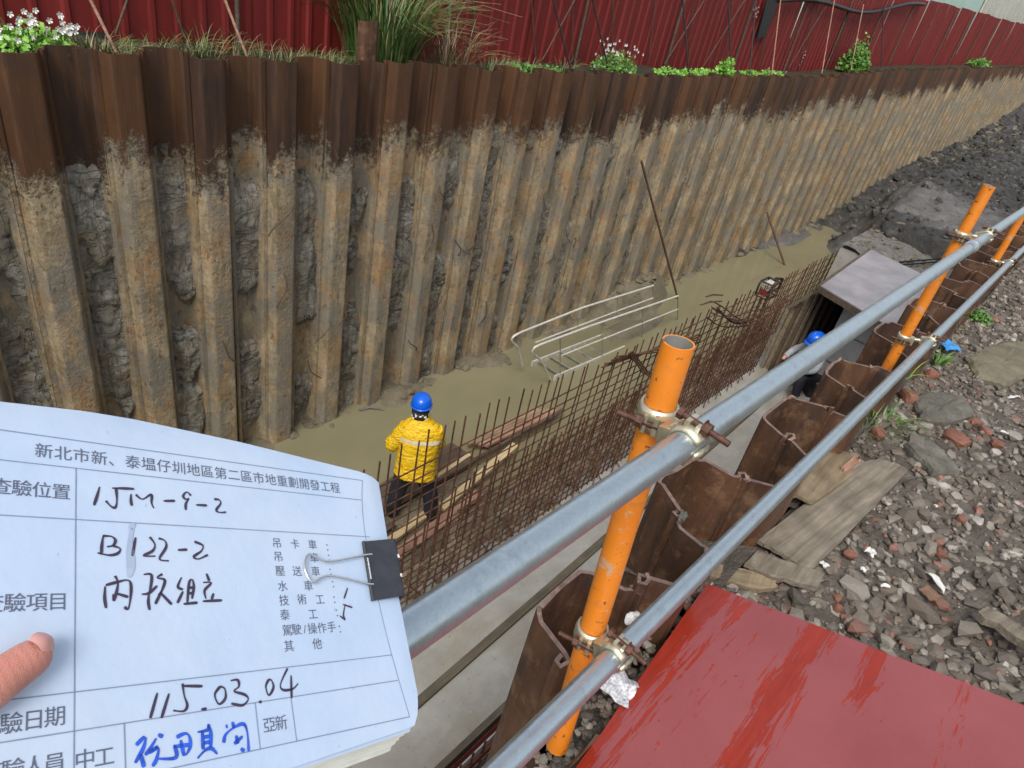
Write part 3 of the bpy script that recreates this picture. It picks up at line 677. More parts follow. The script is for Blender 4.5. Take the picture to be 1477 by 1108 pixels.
# ================================================================== TRENCH CONTENTS
def bar_mesh(r, n=6): return MB().tube([(0, 0, 0), (0, 0, 1)], r, n, smooth=False).mesh('rebar', M['rebar'])
BV, BH = bar_mesh(.0095), bar_mesh(.0082)
def bar(parent, a, b, me): 
    a = Vector(a); b = Vector(b); d = b - a
    o = inst('rebar', me, parent, a); o.rotation_mode = 'QUATERNION'; o.rotation_quaternion = d.to_track_quat('Z', 'Y'); o.scale = (1, 1, d.length); return o
fm = thing('rebar_mesh', 'tall rusty rebar mesh standing in the water side of the slab', 'rebar mesh', (10, 3.52, -6.2))
x = 2.55
def tipF(x): return interp([(2.5, -4.10), (4.2, -4.10), (5, -4.12), (7, -4.30), (9, -4.31), (12.7, -4.48), (18, -4.55)], x)
while x < 17.6:
    bar(fm, (x + rnd.uniform(-.01, .01), 3.50, -6.25), (x + rnd.uniform(-.03, .03), 3.50 + rnd.uniform(-.03, .03), tipF(x) + rnd.uniform(-.035, .03)), BV); x += .166
for k in range(11):
    z = -5.98 + .15 * k
    for xa, xb in ((2.4, 9.2), (8.6, 17.7)):
        bar(fm, (xa, 3.515, z + rnd.uniform(-.012, .012) - .004 * (xa - 2)), (xb, 3.515, z + rnd.uniform(-.02, .02) - .016 * (xb - 2)), BH)
nm_ = thing('rebar_mesh', 'dense rusty rebar mesh rising from the edge of the concrete slab', 'rebar mesh', (8, 3.12, -6.0))
x = 2.75
def tipN(x): return interp([(2.7, -5.35), (3.4, -4.95), (4.1, -4.42), (6, -4.62), (8, -4.64), (12.3, -4.72)], x)
while x < 12.15:
    bar(nm_, (x + rnd.uniform(-.01, .01), 3.10, -6.05), (x + rnd.uniform(-.03, .03), 3.10 + rnd.uniform(-.03, .03), tipN(x) + rnd.uniform(-.05, .05)), BV); x += .118
for k in range(13):
    z = -5.95 + .105 * k; xa = 2.6 if k < 7 else 3.4 + .15 * (k - 6)
    bar(nm_, (xa, 3.115, z + rnd.uniform(-.012, .012)), (12.2, 3.115, z + rnd.uniform(-.02, .02) - .05), BH)
x = 3.0
while x < 11.8:
    me = bar_mesh(.006); 
    bar(nm_, (x, 3.02, -5.98), (x + rnd.uniform(.16, .3), 3.13, -5.62), BH).name = 'starter_bar'; bar(nm_, (x + .22, 3.03, -5.985), (x + rnd.uniform(-.02, .1), 3.13, -5.68), BH).name = 'starter_bar'; x += rnd.uniform(.4, .5)
# mesh below slab edge near the bottom of the frame
bm_ = thing('rebar_mesh', 'short rebar mesh below the slab edge beside red formwork boards', 'rebar mesh', (3, 1.55, -6.9))
x = .6
while x < 4.6: bar(bm_, (x, 1.58, -6.9), (x + .02, 1.60, -5.99), BV); x += .155
for k in range(5): bar(bm_, (.4, 1.59, -6.2 - .15 * k), (4.7, 1.59, -6.2 - .15 * k), BH)
for k in range(4):
    mb = MB(); mb.box((2.5, 1.69 - .006 * k, -6.22 - .16 * k), (4.4, .02, .12)); mb.build('formwork_board', M['redform'] if k % 2 == 0 else M['white'], label='%s formwork board below the slab edge, %s in the row' % (('red', 'top'), ('pale', 'second'), ('red', 'third'), ('pale', 'lowest'))[k], cat='board')

def board(name, label, a, b, w, t, mat, cat='plank', up=(0, 0, 1), group=None):
    mb = MB(); a = Vector(a); b = Vector(b); mid = (a + b) / 2; d = b - a; L = d.length
    n = max(2, int(L / .25)); vs = []; dx = d.normalized(); sy = Vector(up).cross(dx).normalized(); up_ = dx.cross(sy)
    for i in range(n + 1):
        p = a + d * i / n + up_ * rnd.uniform(-.004, .004); e = rnd.uniform(-.01, .01) if i in (0, n) else 0
        for sx, sz in ((-1, 0), (1, 0), (1, 1), (-1, 1)): vs.append(p + sy * sx * w / 2 + up_ * sz * t + dx * (e if sx > 0 else -e))
    fs = [(4 * i + k, 4 * i + (k + 1) % 4, 4 * i + 4 + (k + 1) % 4, 4 * i + 4 + k) for i in range(n) for k in range(4)] + [(0, 1, 2, 3), (4 * n, 4 * n + 1, 4 * n + 2, 4 * n + 3)]
    m = Matrix((dx, sy, up_)).transposed(); im = m.inverted()
    mb.add([im @ (v - a) for v in vs], fs)
    o = mb.build(name, mat, label=label, cat=cat, group=group, origin=Vector()); o.location = a; o.rotation_euler = m.to_euler(); return o
board('timber_plank', 'pale yellow new timber leaning just behind the worker in yellow', (4.72, 3.92, -5.98), (6.27, 4.12, -5.86), .10, .06, M['timber'])
board('timber_plank', 'pale timber lying across the feet of the worker in yellow', (3.55, 3.86, -5.97), (4.75, 3.98, -5.95), .09, .05, M['timber'])
board('timber_plank', 'reddish plank with worn face below the worker in yellow', (3.7, 3.70, -6.0), (5.3, 3.84, -5.97), .14, .03, M['pinkwood'])
for k, (lb, m) in enumerate((('outermost pale plank of the stack lying by the water', 'pinkwood'), ('second plank from the water in the timber stack', 'wood2'), ('third plank from the water in the timber stack', 'pinkwood'), ('reddish plank of the timber stack nearest the worker', 'pinkwood'))):
    board('timber_plank', lb, (5.85 + .05 * k, 4.60 - .062 * k, -5.95 + .012 * (k % 2)), (7.25 + .07 * k, 4.52 - .062 * k, -5.90), .055, .04, M[m])
board('timber_plank', 'long dark plank in front of the pale timber stack', (4.9, 4.30, -5.97), (7.55, 4.27, -5.88), .05, .05, M['darkwood'])
board('formwork_sheet', 'wide dark brown board behind the worker in yellow at the water edge', (2.9, 4.42, -6.0), (5.7, 4.55, -5.95), .42, .02, M['darkwood'], 'board')
board('timber_plank', 'thin light lath on the dark board right of the worker', (4.9, 4.36, -5.955), (5.7, 4.42, -5.93), .05, .02, M['timber'])
board('timber_plank', 'dark brown plank left of the worker in yellow at the mesh foot', (2.8, 4.05, -6.0), (4.1, 4.12, -5.96), .16, .03, M['darkwood'])
# rubble of pale mortar between the two meshes
mb = MB()
for i in range(160):
    x = rnd.uniform(3, 12); y = rnd.uniform(3.16, 3.46); r = rnd.uniform(.02, .06); mb.box((x, y, -6.0 + r * .3), (r * 2, r * 1.6, r), Matrix.Rotation(rnd.uniform(0, 3), 3, 'Z'), 0, r * .3)
mb.build('mortar_rubble', M['palemud'], kind='stuff', origin=Vector((7, 3.3, -6)))
# mud floor strip between the meshes
sheet('mud_strip', frange(2.0, 17.5, .2), frange(3.24, 3.75, .1), lambda x, y: -6.03 + .04 * fbm(x * 2, y * 3), M['palemud'])

# bent rebars hanging on the mesh
br = thing('rebar_bundle', 'sagging bundle of bent rusty bars hung over the far mesh', 'rebar bundle', (11.5, 3.5, -4.9))
A_, B_ = ony(1022, 440, 3.42), ony(1135, 422, 3.42)
for k in range(7):
    mb = MB(); s0 = rnd.uniform(.15, .5); o_ = Vector((rnd.uniform(-.2, .2), -.03 - .02 * k, rnd.uniform(-.12, .06)))
    mb.tube([A_.lerp(B_, t) + o_ + Vector((0, 0, -s0 * math.sin(math.pi * t) + .05 * math.sin(9 * t + k))) for t in [i / 10 for i in range(11)]], .011, 6); mb.build('bent_bar', M['rebar'], br)
bb = thing('rebar_bundle', 'loose bundle of bars tied on the mesh behind the front orange post', 'rebar bundle', (8, 3.45, -4.8))
A_, B_ = ony(868, 530, 3.45), ony(1010, 482, 3.45); C_ = ony(940, 545, 3.4)
for k in range(4):
    mb = MB(); mb.tube([A_ + Vector((.1 * k, 0, .02 * k)), A_.lerp(B_, .5) + Vector((0, -.03 * k, .04 * math.sin(k))), B_ + Vector((.05 * k, 0, -.06 * k))], .012, 6); mb.build('bent_bar', M['rebar'], bb)
for k in range(3):
    mb = MB(); mb.tube([ony(905, 508, 3.44) + Vector((.04 * k, -.02, 0)), ony(925, 540, 3.42) + Vector((.05 * k, -.03, .03)), ony(960, 552, 3.42) + Vector((0, -.02, .05 * k))], .012, 6); mb.build('bent_bar', M['rod'], bb)

# small pump in a tube frame on the mesh
pc = ony(1108, 416, 3.75)
pu = thing('portable_pump', 'small red and white engine pump in a black tube frame beside the mesh top', 'pump', pc - Vector((0, 0, .45)))
mb = MB()
for sy in (-.17, .17):
    mb.tube([pc + .72 * Vector((a, sy, b)) for a, b in ((-.30, -.2), (-.32, .12), (-.25, .2), (.25, .2), (.32, .12), (.30, -.2), (-.30, -.2))], .02, 8)
for a, b in ((-.25, .2), (.25, .2), (-.3, -.2), (.3, -.2)): mb.tube([pc + .72 * Vector((a, -.17, b)), pc + .72 * Vector((a, .17, b))], .016, 6)
mb.build('tube_frame', M['black'], pu)
mb = MB(); mb.tube([pc + .72 * Vector((-.16, 0, .07)), pc + .72 * Vector((.14, 0, .07))], [.075, .075], 12); mb.box(pc + .72 * Vector((-.0, 0, .16)), (.18, .13, .05)); mb.build('tank', M['alu'], pu)
mb = MB(); mb.box(pc + .72 * Vector((-.06, 0, -.10)), (.18, .17, .12), jit=.012); mb.tube([pc + .72 * Vector((.05, 0, -.08)), pc + .72 * Vector((.22, 0, -.08))], .065, 12); mb.build('engine', M['redpaint'], pu)
mb = MB(); mb.tube([pc + .72 * Vector(v) for v in ((.2, 0, .1), (.5, .05, .16), (.9, 0, .08), (1.0, 0, -.2), (.7, 0, -.25))], .028, 8); mb.build('hose', M['black'], pu)
mb = MB()
for sx in (-.25, .25): mb.tube([pc + .72 * Vector((sx, 0, -.2)), pc + .72 * Vector((sx, 0, -2.2))], .02, 6)
mb.build('stand', M['rod'], pu)

# leaning rods
for (a, b, r, lb) in ((ony(925, 232, 6.0), onz(979, 436, -6.15), .022, 'long rusty rod leaning on the far wall beside the stair rails'), (ony(1106, 306, 6.02), onz(1133, 386, -6.1), .028, 'shorter dark rod leaning out of the water at the far end')):
    mb = MB(); mb.tube([a, b], r, 8); mb.build('leaning_rod', M['rod'] if r < .025 else M['rebar'], label=lb, cat='rod')
# twigs and scum on the water
for k, (px, py, L) in enumerate(((518, 592, .3), (1010, 440, .7), (1018, 428, .5))):
    p = onz(px, py, WATER_Z + .01); mb = MB(); mb.tube([p, p + Vector((L * .5, -.05, .02)), p + Vector((L, -.18, 0))], .016, 6); mb.build('floating_stick', M['mud'] if k == 0 else M['darkwood'], label=('pale stick floating near the wall foot left of the worker', 'dark stick floating past the end of the stair rails', 'thinner stick floating behind the dark stick')[k], cat='stick')

# ------------------------------------------------------------------ aluminium access stair lying in the water
st = thing('access_stair', 'pale metal access stair with twin handrails lying half sunk in the muddy water', 'stair', (10, 5.2, -6.3))
def railset(P, Y, r=.019):
    return [ony(px, py, Y) for px, py in P]
YN, YFAR = 5.02, 5.48
pn = railset([(797, 537), (782, 522), (771, 511), (768, 506), (771, 501), (780, 497), (850, 471), (978, 427)], YN)
pf = railset([(757, 513), (747, 501), (740, 494), (738, 489), (741, 485), (750, 480), (840, 444), (942, 412)], YFAR)
pn[0].z = pn[0].z - .15; pf[0].z -= .2
def handrail(top, Y, mids, lows):
    h = thing_part = MB(); h.tube(top, .020, 8); o = h.build('handrail', M['alu'], st)
    m = MB(); m.tube([ony(*p, Y) for p in mids], .016, 8); m.build('mid_rail', M['alu'], st)
    return o
handrail(pn, YN, [(810, 513), (978, 446)], None); handrail(pf, YFAR, [(773, 494), (890, 449), (942, 430)], None)
for Y, posts in ((YN, [((808, 489), (808, 538)), ((869, 465), (868, 513)), ((927, 445), (926, 488)), ((978, 427), (977, 470))]), (YFAR, [((833, 448), (833, 474)), ((891, 430), (889, 456)), ((942, 412), (942, 432))])):
    for a, b in posts:
        mb = MB(); mb.tube([ony(*a, Y), ony(*b, Y)], .012, 6); mb.build('rail_post', M['alu2'], st)
sA, sB = ony(802, 537, YN), ony(1000, 459, YN); sA.z -= .12; sB.z += .0
off = Vector((0, .5, 0))
for nm2, o_ in (('stringer', Vector()), ('stringer', off)):
    mb = MB(); mb.plank(sA + o_, sB + o_, .03, .10, (0, 0, 1)); mb.build('stringer', M['alu'], st)
for i in range(15):
    p = sA.lerp(sB, (i + .5) / 15); mb = MB(); mb.box(p + off / 2 + Vector((0, 0, .015)), (.045, .47, .022), Matrix.Rotation(.12, 3, 'Y')); mb.build('tread', M['alu2'], st)

# ------------------------------------------------------------------ inner formwork of the culvert
fw = thing('culvert_formwork', 'box of timber formwork with lilac grey top panels over the slab', 'formwork', (12.2, 1.9, -6))
c = [onz(1184, 412, -4.0), onz(1256, 360, -4.0), onz(1335, 398, -4.0), onz(1262, 455, -4.0)]
c[3] = Vector((11.35, 1.05, -4.02)); c[2] = Vector((14.6, 1.15, -4.0))
def slab4(q, t, mat, name, par):
    mb = MB(); mb.add([v for v in q] + [v - Vector((0, 0, t)) for v in q], [(0, 1, 2, 3), (7, 6, 5, 4), (0, 4, 5, 1), (1, 5, 6, 2), (2, 6, 7, 3), (3, 7, 4, 0)]); return mb.build(name, mat, par)
e01, e32 = c[0].lerp(c[1], .78), c[3].lerp(c[2], .78)
slab4([c[0], e01, e32, c[3]], .02, M['form'], 'top_panel', fw)
slab4([e01 + Vector((.012, 0, -.004)), c[1], c[2], e32 + Vector((.012, 0, -.004))], .02, M['form'], 'top_panel', fw)
for t in (0, .2, .4, .6, .8, 1):
    a = c[0].lerp(c[1], t); b = c[3].lerp(c[2], t); mb = MB(); mb.plank(a + Vector((.03, 0, -.075)), b + Vector((.03, 0, -.075)), .06, .10); mb.build('joist', M['darkwood'], fw)
mb = MB(); mb.plank(c[0] + Vector((0, .02, -.03)), c[1] + Vector((0, .02, -.03)), .05, .07); mb.build('edge_timber', M['darkwood'], fw)
# side wall forms: outer timber end board with battens
pr = [(2.68, -6.0), (2.98, -6.0), (2.98, -4.74), (2.68, -4.16)]
mb = MB(); mb.add([(12.22, a, b) for a, b in pr] + [(12.26, a, b) for a, b in pr], [(0, 1, 2, 3), (4, 5, 6, 7), (0, 1, 5, 4), (1, 2, 6, 5), (2, 3, 7, 6), (3, 0, 4, 7)]); mb.build('end_board', M['wood2'], fw)
for y, zt in ((2.73, -4.3), (2.85, -4.52)):
    mb = MB(); mb.box((12.17, y, (zt - 6) / 2), (.05, .05, zt + 6)); mb.build('end_batten', M['darkwood'], fw)
mb = MB(); mb.box((12.17, 3.01, -5.37), (.07, .045, 1.28)); mb.build('end_stud', M['wood'], fw)
mb = MB(); mb.plank((12.16, 3.02, -4.72), (11.95, 2.62, -4.06), .06, .05, (1, 0, 0)); mb.build('haunch_timber', M['wood'], fw)
mb = MB(); mb.box((13.6, 2.66, -5.05), (2.8, .03, 1.9)); mb.build('side_panel', M['darkwood'], fw)
for x in (12.35, 12.9, 13.5, 14.1, 14.7):
    mb = MB(); mb.box((x, 2.61, -5.05), (.06, .06, 1.88)); mb.build('stud', M['darkwood'], fw)
mb = MB(); mb.box((12.9, 1.85, -5.15), (.04, .9, 1.6)); mb.build('inner_panel', M['white'], fw)
for z in (-5.6, -5.0, -4.5):
    mb = MB(); mb.box((12.87, 1.85, z), (.02, .9, .02)); mb.build('panel_rib', M['alu2'], fw)
mb = MB(); mb.box((13.0, 1.05, -4.25), (3.2, .03, .42)); mb.build('fascia_board', M['wood2'], fw)
for x in (11.5, 13.2): 
    mb = MB(); mb.box((x, 1.12, -5.05), (.07, .07, 1.86)); mb.build('prop', M['darkwood'], fw)
# cast culvert behind it, muddy on top
put_l = []; mb = MB()
xs = frange(14.75, 18.6, .06); ys = frange(.85, 3.25, .06)
sheet('culvert_top', xs, ys, lambda x, y: -4.07 + .045 * fbm(x * 2.2, y * 2.2) + .03 * fbm(x * 7, y * 9), M['mud'])
for i in range(420):
    x_ = rnd.uniform(14.95, 18.4); y_ = rnd.uniform(.95, 3.2); put_l.append((x_, y_, rnd.random()))
mb.box((16.8, 2.05, -5.08), (4.0, 2.36, 1.9)); mb.build('culvert_body', M['conc'], kind='structure')
for k, (p, q) in enumerate((((1298, 378), (1362, 373)), ((1302, 382), (1372, 376)))):
    mb = MB(); mb.tube([onz(*p, -4.0), onz(*q, -3.98)], .018, 6); mb.build('loose_rod', M['black'], label=('thin dark rod lying on the muddy culvert top, far one', 'thin dark rod lying on the muddy culvert top, near one')[k], cat='rod')
# dark face of the fill step
mb = MB(); q0, q1 = onz(1225, 306, -4.05), onz(1400, 398, -4.05)

# ------------------------------------------------------------------ lumps on the ramp
ico = []
def rockmesh(seed, sub=1, flat=.7):
    bm = bmesh.new(); bmesh.ops.create_icosphere(bm, subdivisions=sub, radius=1)
    for v in bm.verts:
        n = v.co.normalized(); k = 1 + .45 * noise.noise(n * 1.3 + Vector((seed * 3.7, seed, 0))) + .18 * noise.noise(n * 3.1 + Vector((seed, 0, 9)))
        v.co = Vector((n.x * k, n.y * k * .8, n.z * k * flat))
        for ax, lim in ((0, .78), (1, .62), (2, .50)):
            if abs(v.co[ax]) > lim: v.co[ax] = math.copysign(lim + .15 * (abs(v.co[ax]) - lim), v.co[ax])
    vs = [v.co.copy() for v in bm.verts]; fs = [tuple(v.index for v in f.verts) for f in bm.faces]; bm.free(); return vs, fs
RK = [rockmesh(i, 1, rnd.uniform(.5, .9)) for i in range(10)]; RS = [rockmesh(i + 30, 0 if False else 1, .7) for i in range(4)]
RT = []
for i in range(5):
    bm = bmesh.new(); bmesh.ops.create_icosphere(bm, subdivisions=1, radius=1); bmesh.ops.delete(bm, geom=[v for v in bm.verts if v.co.z < -.6], context='VERTS')
    RT.append(([v.co * (1 + .35 * noise.noise(v.co * 1.7 + Vector((i * 5, 0, 0)))) for v in bm.verts], None)); 
    bm.verts.index_update(); RT[-1] = (RT[-1][0], [tuple(v.index for v in f.verts) for f in bm.faces]); bm.free()
def put(mb, rk, p, s, flat=1):
    e = Matrix.Rotation(rnd.uniform(0, 6.28), 3, 'Z') @ Matrix.Rotation(rnd.uniform(-.5, .5), 3, 'X') @ Matrix.Rotation(rnd.uniform(-.4, .4), 3, 'Y')
    sx, sy, sz = s * rnd.uniform(.8, 1.3), s * rnd.uniform(.7, 1.1), s * rnd.uniform(.6, 1.0) * flat
    mb.add([e @ Vector((v.x * sx, v.y * sy, v.z * sz)) + Vector(p) for v in rk[0]], rk[1])
mb = MB(); m2 = MB()
for i in range(5200):
    x = 16.7 + 36 * rnd.random() ** 1.8; y = rnd.uniform(.8, 6.1); s = .018 + .10 * rnd.random() ** 5 * (1 + x / 50)
    if x < 25 and (floor_z(x, y) < -5.98 or y > 5.3): continue
    if x < 20.5 and rnd.random() < .8: continue
    put(mb, rnd.choice(RT), (x, y, floor_z(x, y) + .03), s)
for i in range(500):
    x = rnd.uniform(2.5, 23); y = 6.2 - .5 * rnd.random() ** 2; z = floor_z(x, y)
    put(m2, rnd.choice(RT), (x, y, max(z, -6.15)), .02 + .09 * rnd.random() ** 3, .7)
for x_, y_, r_ in put_l: put(m2, rnd.choice(RT), (x_, y_, -4.06), .02 + .05 * r_ ** 3, .7)
m2.build('wall_foot_lumps', M['bed'], kind='stuff', origin=Vector((12, 6, -6)))
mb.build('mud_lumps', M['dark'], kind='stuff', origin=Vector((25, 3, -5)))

# ================================================================== GUARD RAIL ON THE NEAR BANK
def tube_obj(name, a, b, r, mats, label, cat, hollow=0, n=28, segs=1, parent=None):
    a = Vector(a); b = Vector(b); d = b - a; mb = MB()
    mb.tube([(0, 0, d.length * i / segs) for i in range(segs + 1)], r, n, hollow=hollow)
    o = mb.build(name, mats, label=label, cat=cat, origin=Vector()); o.location = a; o.rotation_euler = d.to_track_quat('Z', 'Y').to_euler(); return o
PA = [M['orange'], M['orange'], M['alu2']]; GA = [M['galv'], M['galv'], M['black']]
POST = [((1.02, .325, -1.72), (1.03, .40, -.538)), ((4.12, .385, -1.95), (4.12, .395, -.615)), ((7.35, .36, -2.1), (7.35, .37, -.80)), ((10.6, .36, -2.2), (10.6, .37, -.95)), ((-2.0, .33, -1.7), (-2.0, .38, -.45))]
PL = ['nearest orange painted post of the guard rail with open top', 'second orange post of the guard rail by the blue plastic scrap', 'third orange post of the guard rail at the right edge', 'orange guard rail post farthest along the bank', 'orange guard rail post behind the photographer']
for (a, b), lb in zip(POST, PL): tube_obj('guard_post', a, b, .0288, PA, lb, 'post', .88)
def on_line(a, b, x): t = (x - a[0]) / (b[0] - a[0]); return Vector(a).lerp(Vector(b), t)
UA, UB = atd(640, 868, .78), None
UP = lambda x: Vector((x, .300 - .001 * x, -.625 - .0585 * (x - .40)))
LP = lambda x: Vector((x, .275 - .0022 * (x - .847), -1.246 - .06 * (x - .847)))
RAD = .0243
JX = 3.72
tube_obj('guard_pipe', UP(-2.6), UP(JX), RAD, GA, 'thick galvanised upper guard pipe crossing in front of the nearest post', 'pipe', .88, 32)
tube_obj('guard_pipe', UP(JX + .004), UP(12.5), RAD, GA, 'galvanised upper guard pipe beyond the joint towards the far post', 'pipe', .88, 24)
tube_obj('guard_pipe', LP(-2.6), LP(6.0), RAD, GA, 'long galvanised lower guard pipe close above the red board', 'pipe', .88, 32)
tube_obj('guard_pipe', LP(6.004), LP(13), RAD, GA, 'galvanised lower guard pipe beyond the joint by the third post', 'pipe', .88, 24)
d = (UP(5) - UP(4)).normalized(); mb = MB(); mb.tube([UP(JX) - d * .09, UP(JX) - d * .085, UP(JX) + d * .085, UP(JX) + d * .09], [RAD + .001, RAD + .0035, RAD + .0035, RAD + .001], 24, False)
mb.tube([UP(JX) - d * .006, UP(JX) + d * .006], RAD + .0055, 24); mb.build('pipe_sleeve', M['galv'], label='ringed sleeve joining two upper guard pipes', cat='coupler')

def band(mb, c, ax, r, w, t, a0, a1, ref, n=22, ridge=.004):
    ax = Vector(ax).normalized(); u = (Vector(ref) - ax * Vector(ref).dot(ax)).normalized(); v = ax.cross(u); rings = []
    prof = [(-w / 2, 0), (-w / 2, t), (-w * .18, t + ridge), (0, t + ridge * .3), (w * .18, t + ridge), (w / 2, t), (w / 2, 0)]
    for i in range(n + 1):
        a = a0 + (a1 - a0) * i / n; dd = u * math.cos(a) + v * math.sin(a)
        rings.append([Vector(c) + ax * p + dd * (r + h) for p, h in prof])
    m = len(prof); vs = [q for g in rings for q in g]; fs = []
    for i in range(n):
        for k in range(m):
            a = i * m + k; b = i * m + (k + 1) % m; fs.append((a, b, b + m, a + m))
    fs += [tuple(range(m)), tuple(range(n * m, n * m + m))]; mb.add(vs, fs, 0, True)
def clamp(cp, axp, rp, cq, axq, rq, bd, label, bl=.062):
    cp = Vector(cp); cq = Vector(cq); bd = Vector(bd).normalized(); axp = Vector(axp).normalized(); axq = Vector(axq).normalized()
    t = thing('pipe_clamp', label, 'clamp', (cp + cq) / 2); to = (cq - cp).normalized()
    for nm3, c, ax, r, sgn in (('post_saddle', cp, axp, rp, 1), ('pipe_saddle', cq, axq, rq, -1)):
        mb = MB(); band(mb, c, ax, r + .0008, .050, .0055, -2.85, 2.85, to * sgn)
        ref = (to * sgn); u = (ref - ax * ref.dot(ax)).normalized(); vv = ax.cross(u)
        # seat block towards the other pipe, and two lugs on the far side carrying the bolt
        m3 = Matrix((u, vv, ax)).transposed()
        mb.box(c + u * (r + .012), (.020, .040, .040), m3)
        side = Vector((0, -1, -.05)) if nm3 == 'pipe_saddle' else Vector((-.25, 1, 0)); side = (side - ax * side.dot(ax)).normalized()
        out = ax.cross(side); want = Vector((0, 0, 1)) if nm3 == 'pipe_saddle' else Vector((-1, 0, 0)); out = out if out.dot(want) > 0 else -out
        m4 = Matrix((out, side, ax)).transposed(); b0 = c + out * (r + .0135)
        for sg in (1, -1): mb.box(b0 + side * sg * .010 - out * .006, (.022, .008, .036), m4)
        mb.box(c - out * (r + .006), (.012, .034, .034), m4); mb.box(c - side * (r + .006), (.030, .010, .032), m4)
        o = mb.build(nm3, M['zinc'], t)
        bb_ = MB(); b1 = b0 - side * .03; b2 = b0 + side * bl; bb_.tube([b1, b2], .0058, 10)
        bb_.build('bolt', M['rust'], t)
        for ea, eb, er, en, enm in ((.014, .026, .0125, 6, 'nut'), (.0125, .0142, .0155, 14, 'washer'), (-.036, -.026, .011, 6, 'bolt_head')):
            nn2 = MB(); nn2.tube([b0 + side * ea, b0 + side * eb], er, en, smooth=False); nn2.build(enm, M['rust'], t)
    mb = MB(); mb.tube([cp + to * (rp + .01), cq - to * (rq + .01)], .011, 12); mb.build('pivot', M['zinc'], t)
def post_at(i, z): a, b = POST[i]; t = (z - a[2]) / (b[2] - a[2]); return Vector(a).lerp(Vector(b), t), (Vector(b) - Vector(a))
CL = [['upper brass coloured pipe clamp on the nearest orange post', 'lower brass coloured pipe clamp on the nearest orange post'], ['upper pipe clamp on the second orange post', 'lower pipe clamp on the second orange post'], ['upper pipe clamp on the third orange post', 'lower pipe clamp on the third orange post']]
for i in range(3):
    for j, fn in enumerate((UP, LP)):
        x = POST[i][0][0] + ((-.055, -.02) if i == 0 else (.03, .03))[j]; q = fn(x); p, ax = post_at(i, q.z - .03); axq = fn(x + 1) - fn(x)
        clamp(p, ax, .0288, q, axq, RAD, (.6, -.8, 0), CL[i][j])

# ================================================================== THE NEAR BANK
# red formwork board: corner A, runs along u and v
A = Vector((1.83, .318, -1.70)); u = Vector((-1, -.078, 0)).normalized(); B = Vector((1.915, -.517, -1.45)); v = (B - A); v = (v - u * v.dot(u)).normalized(); nn = u.cross(v); nn = nn if nn.z > 0 else -nn
mb = MB(); q = []
LU, LV = 1.8, .92
nu, nv = 18, 10; vs = []
for i in range(nu + 1):
    for j in range(nv + 1):
        e = Vector(); 
        if i in (0, nu) or j in (0, nv): e = nn * rnd.uniform(-.0012, .0012) + (u if i in (0, nu) else v) * rnd.uniform(-.002, .002)
        vs.append(A + u * LU * i / nu + v * LV * j / nv + e + nn * .004 * math.sin(i * .5))
fs = [(i * (nv + 1) + j, (i + 1) * (nv + 1) + j, (i + 1) * (nv + 1) + j + 1, i * (nv + 1) + j + 1) for i in range(nu) for j in range(nv)]
m = len(vs); vs2 = [p - nn * .013 for p in vs]
per = [i * (nv + 1) for i in range(nu + 1)] + [nu * (nv + 1) + j for j in range(1, nv + 1)] + [i * (nv + 1) + nv for i in range(nu - 1, -1, -1)] + [j for j in range(nv - 1, 0, -1)]
mb.add(vs + vs2, fs, 0); mb.add(vs + vs2, [tuple(k + m for k in f) for f in fs], 1); mb.add(vs + vs2, [(a, b, b + m, a + m) for a, b in zip(per, per[1:] + per[:1])], 1)
mb.build('formwork_board', [M['redp'], M['card']], label='large red painted formwork board lying on the rubble at the front', cat='board')
def panel(name, label, pts, t, mat, cat='board', warp=0):
    pts = [Vector(p) for p in pts]; d0 = (pts[1] - pts[0]).normalized(); raw = pts; pts = []
    for a_, b_ in zip(raw, raw[1:] + raw[:1]):
        ends = abs((b_ - a_).normalized().dot(d0)) < .75
        for k_ in range(6): pts.append(a_.lerp(b_, k_ / 6) + Vector((rnd.uniform(-1, 1), rnd.uniform(-1, 1), rnd.uniform(-.5, .8))) * ((.008 if ends else .0016) if k_ else .002))
    mb = MB(); n = len(pts); up = Vector((0, 0, t))
    d = d0; ang = math.atan2(d.y, d.x); im = Matrix.Rotation(-ang, 3, 'Z'); o_ = pts[0]
    loc = [im @ (p - o_) for p in pts]
    mb.add(loc + [p + up for p in loc], [tuple(range(n)), tuple(range(n, 2 * n))] + [(k, (k + 1) % n, n + (k + 1) % n, n + k) for k in range(n)])
    o = mb.build(name, mat, label=label, cat=cat, origin=Vector()); o.location = o_; o.rotation_euler = (0, 0, ang); return o
def bz(px, py, dz=.03):
    z = -1.78
    for _ in range(6): p = onz(px, py, z); z = bank_z(p.x, p.y) + dz
    return onz(px, py, z)
def bpts(pp, dz=.03): return [bz(a, b, dz) for a, b in pp]
panel('plywood_board', 'wide weathered plywood board on the rubble beside the near piles', bpts([(1090, 783), (1236, 672), (1268, 665), (1307, 682), (1176, 822), (1162, 826), (1130, 806)], .035), .018, M['wood'])
panel('plywood_board', 'small brown splintered board lying on top of the wide weathered one', bpts([(1138, 716), (1196, 652), (1236, 658), (1226, 690), (1172, 728)], .075), .014, M['wood2'])
panel('wood_chip', 'orange brown splinter at the broken corner of the small board', bpts([(1212, 676), (1232, 660), (1240, 668), (1220, 684)], .095), .012, M['pinkwood'], 'wood scrap')
panel('timber_plank', 'short grey plank poking out under the wide weathered board', bpts([(1072, 818), (1090, 800), (1186, 832), (1176, 852), (1110, 838)], .03), .022, M['wood'], 'plank')
panel('timber_plank', 'dark weathered plank lying next to the corner of the red board', bpts([(1022, 836), (1030, 818), (1108, 838), (1120, 852), (1090, 856)], .012), .02, M['wood2'], 'plank')
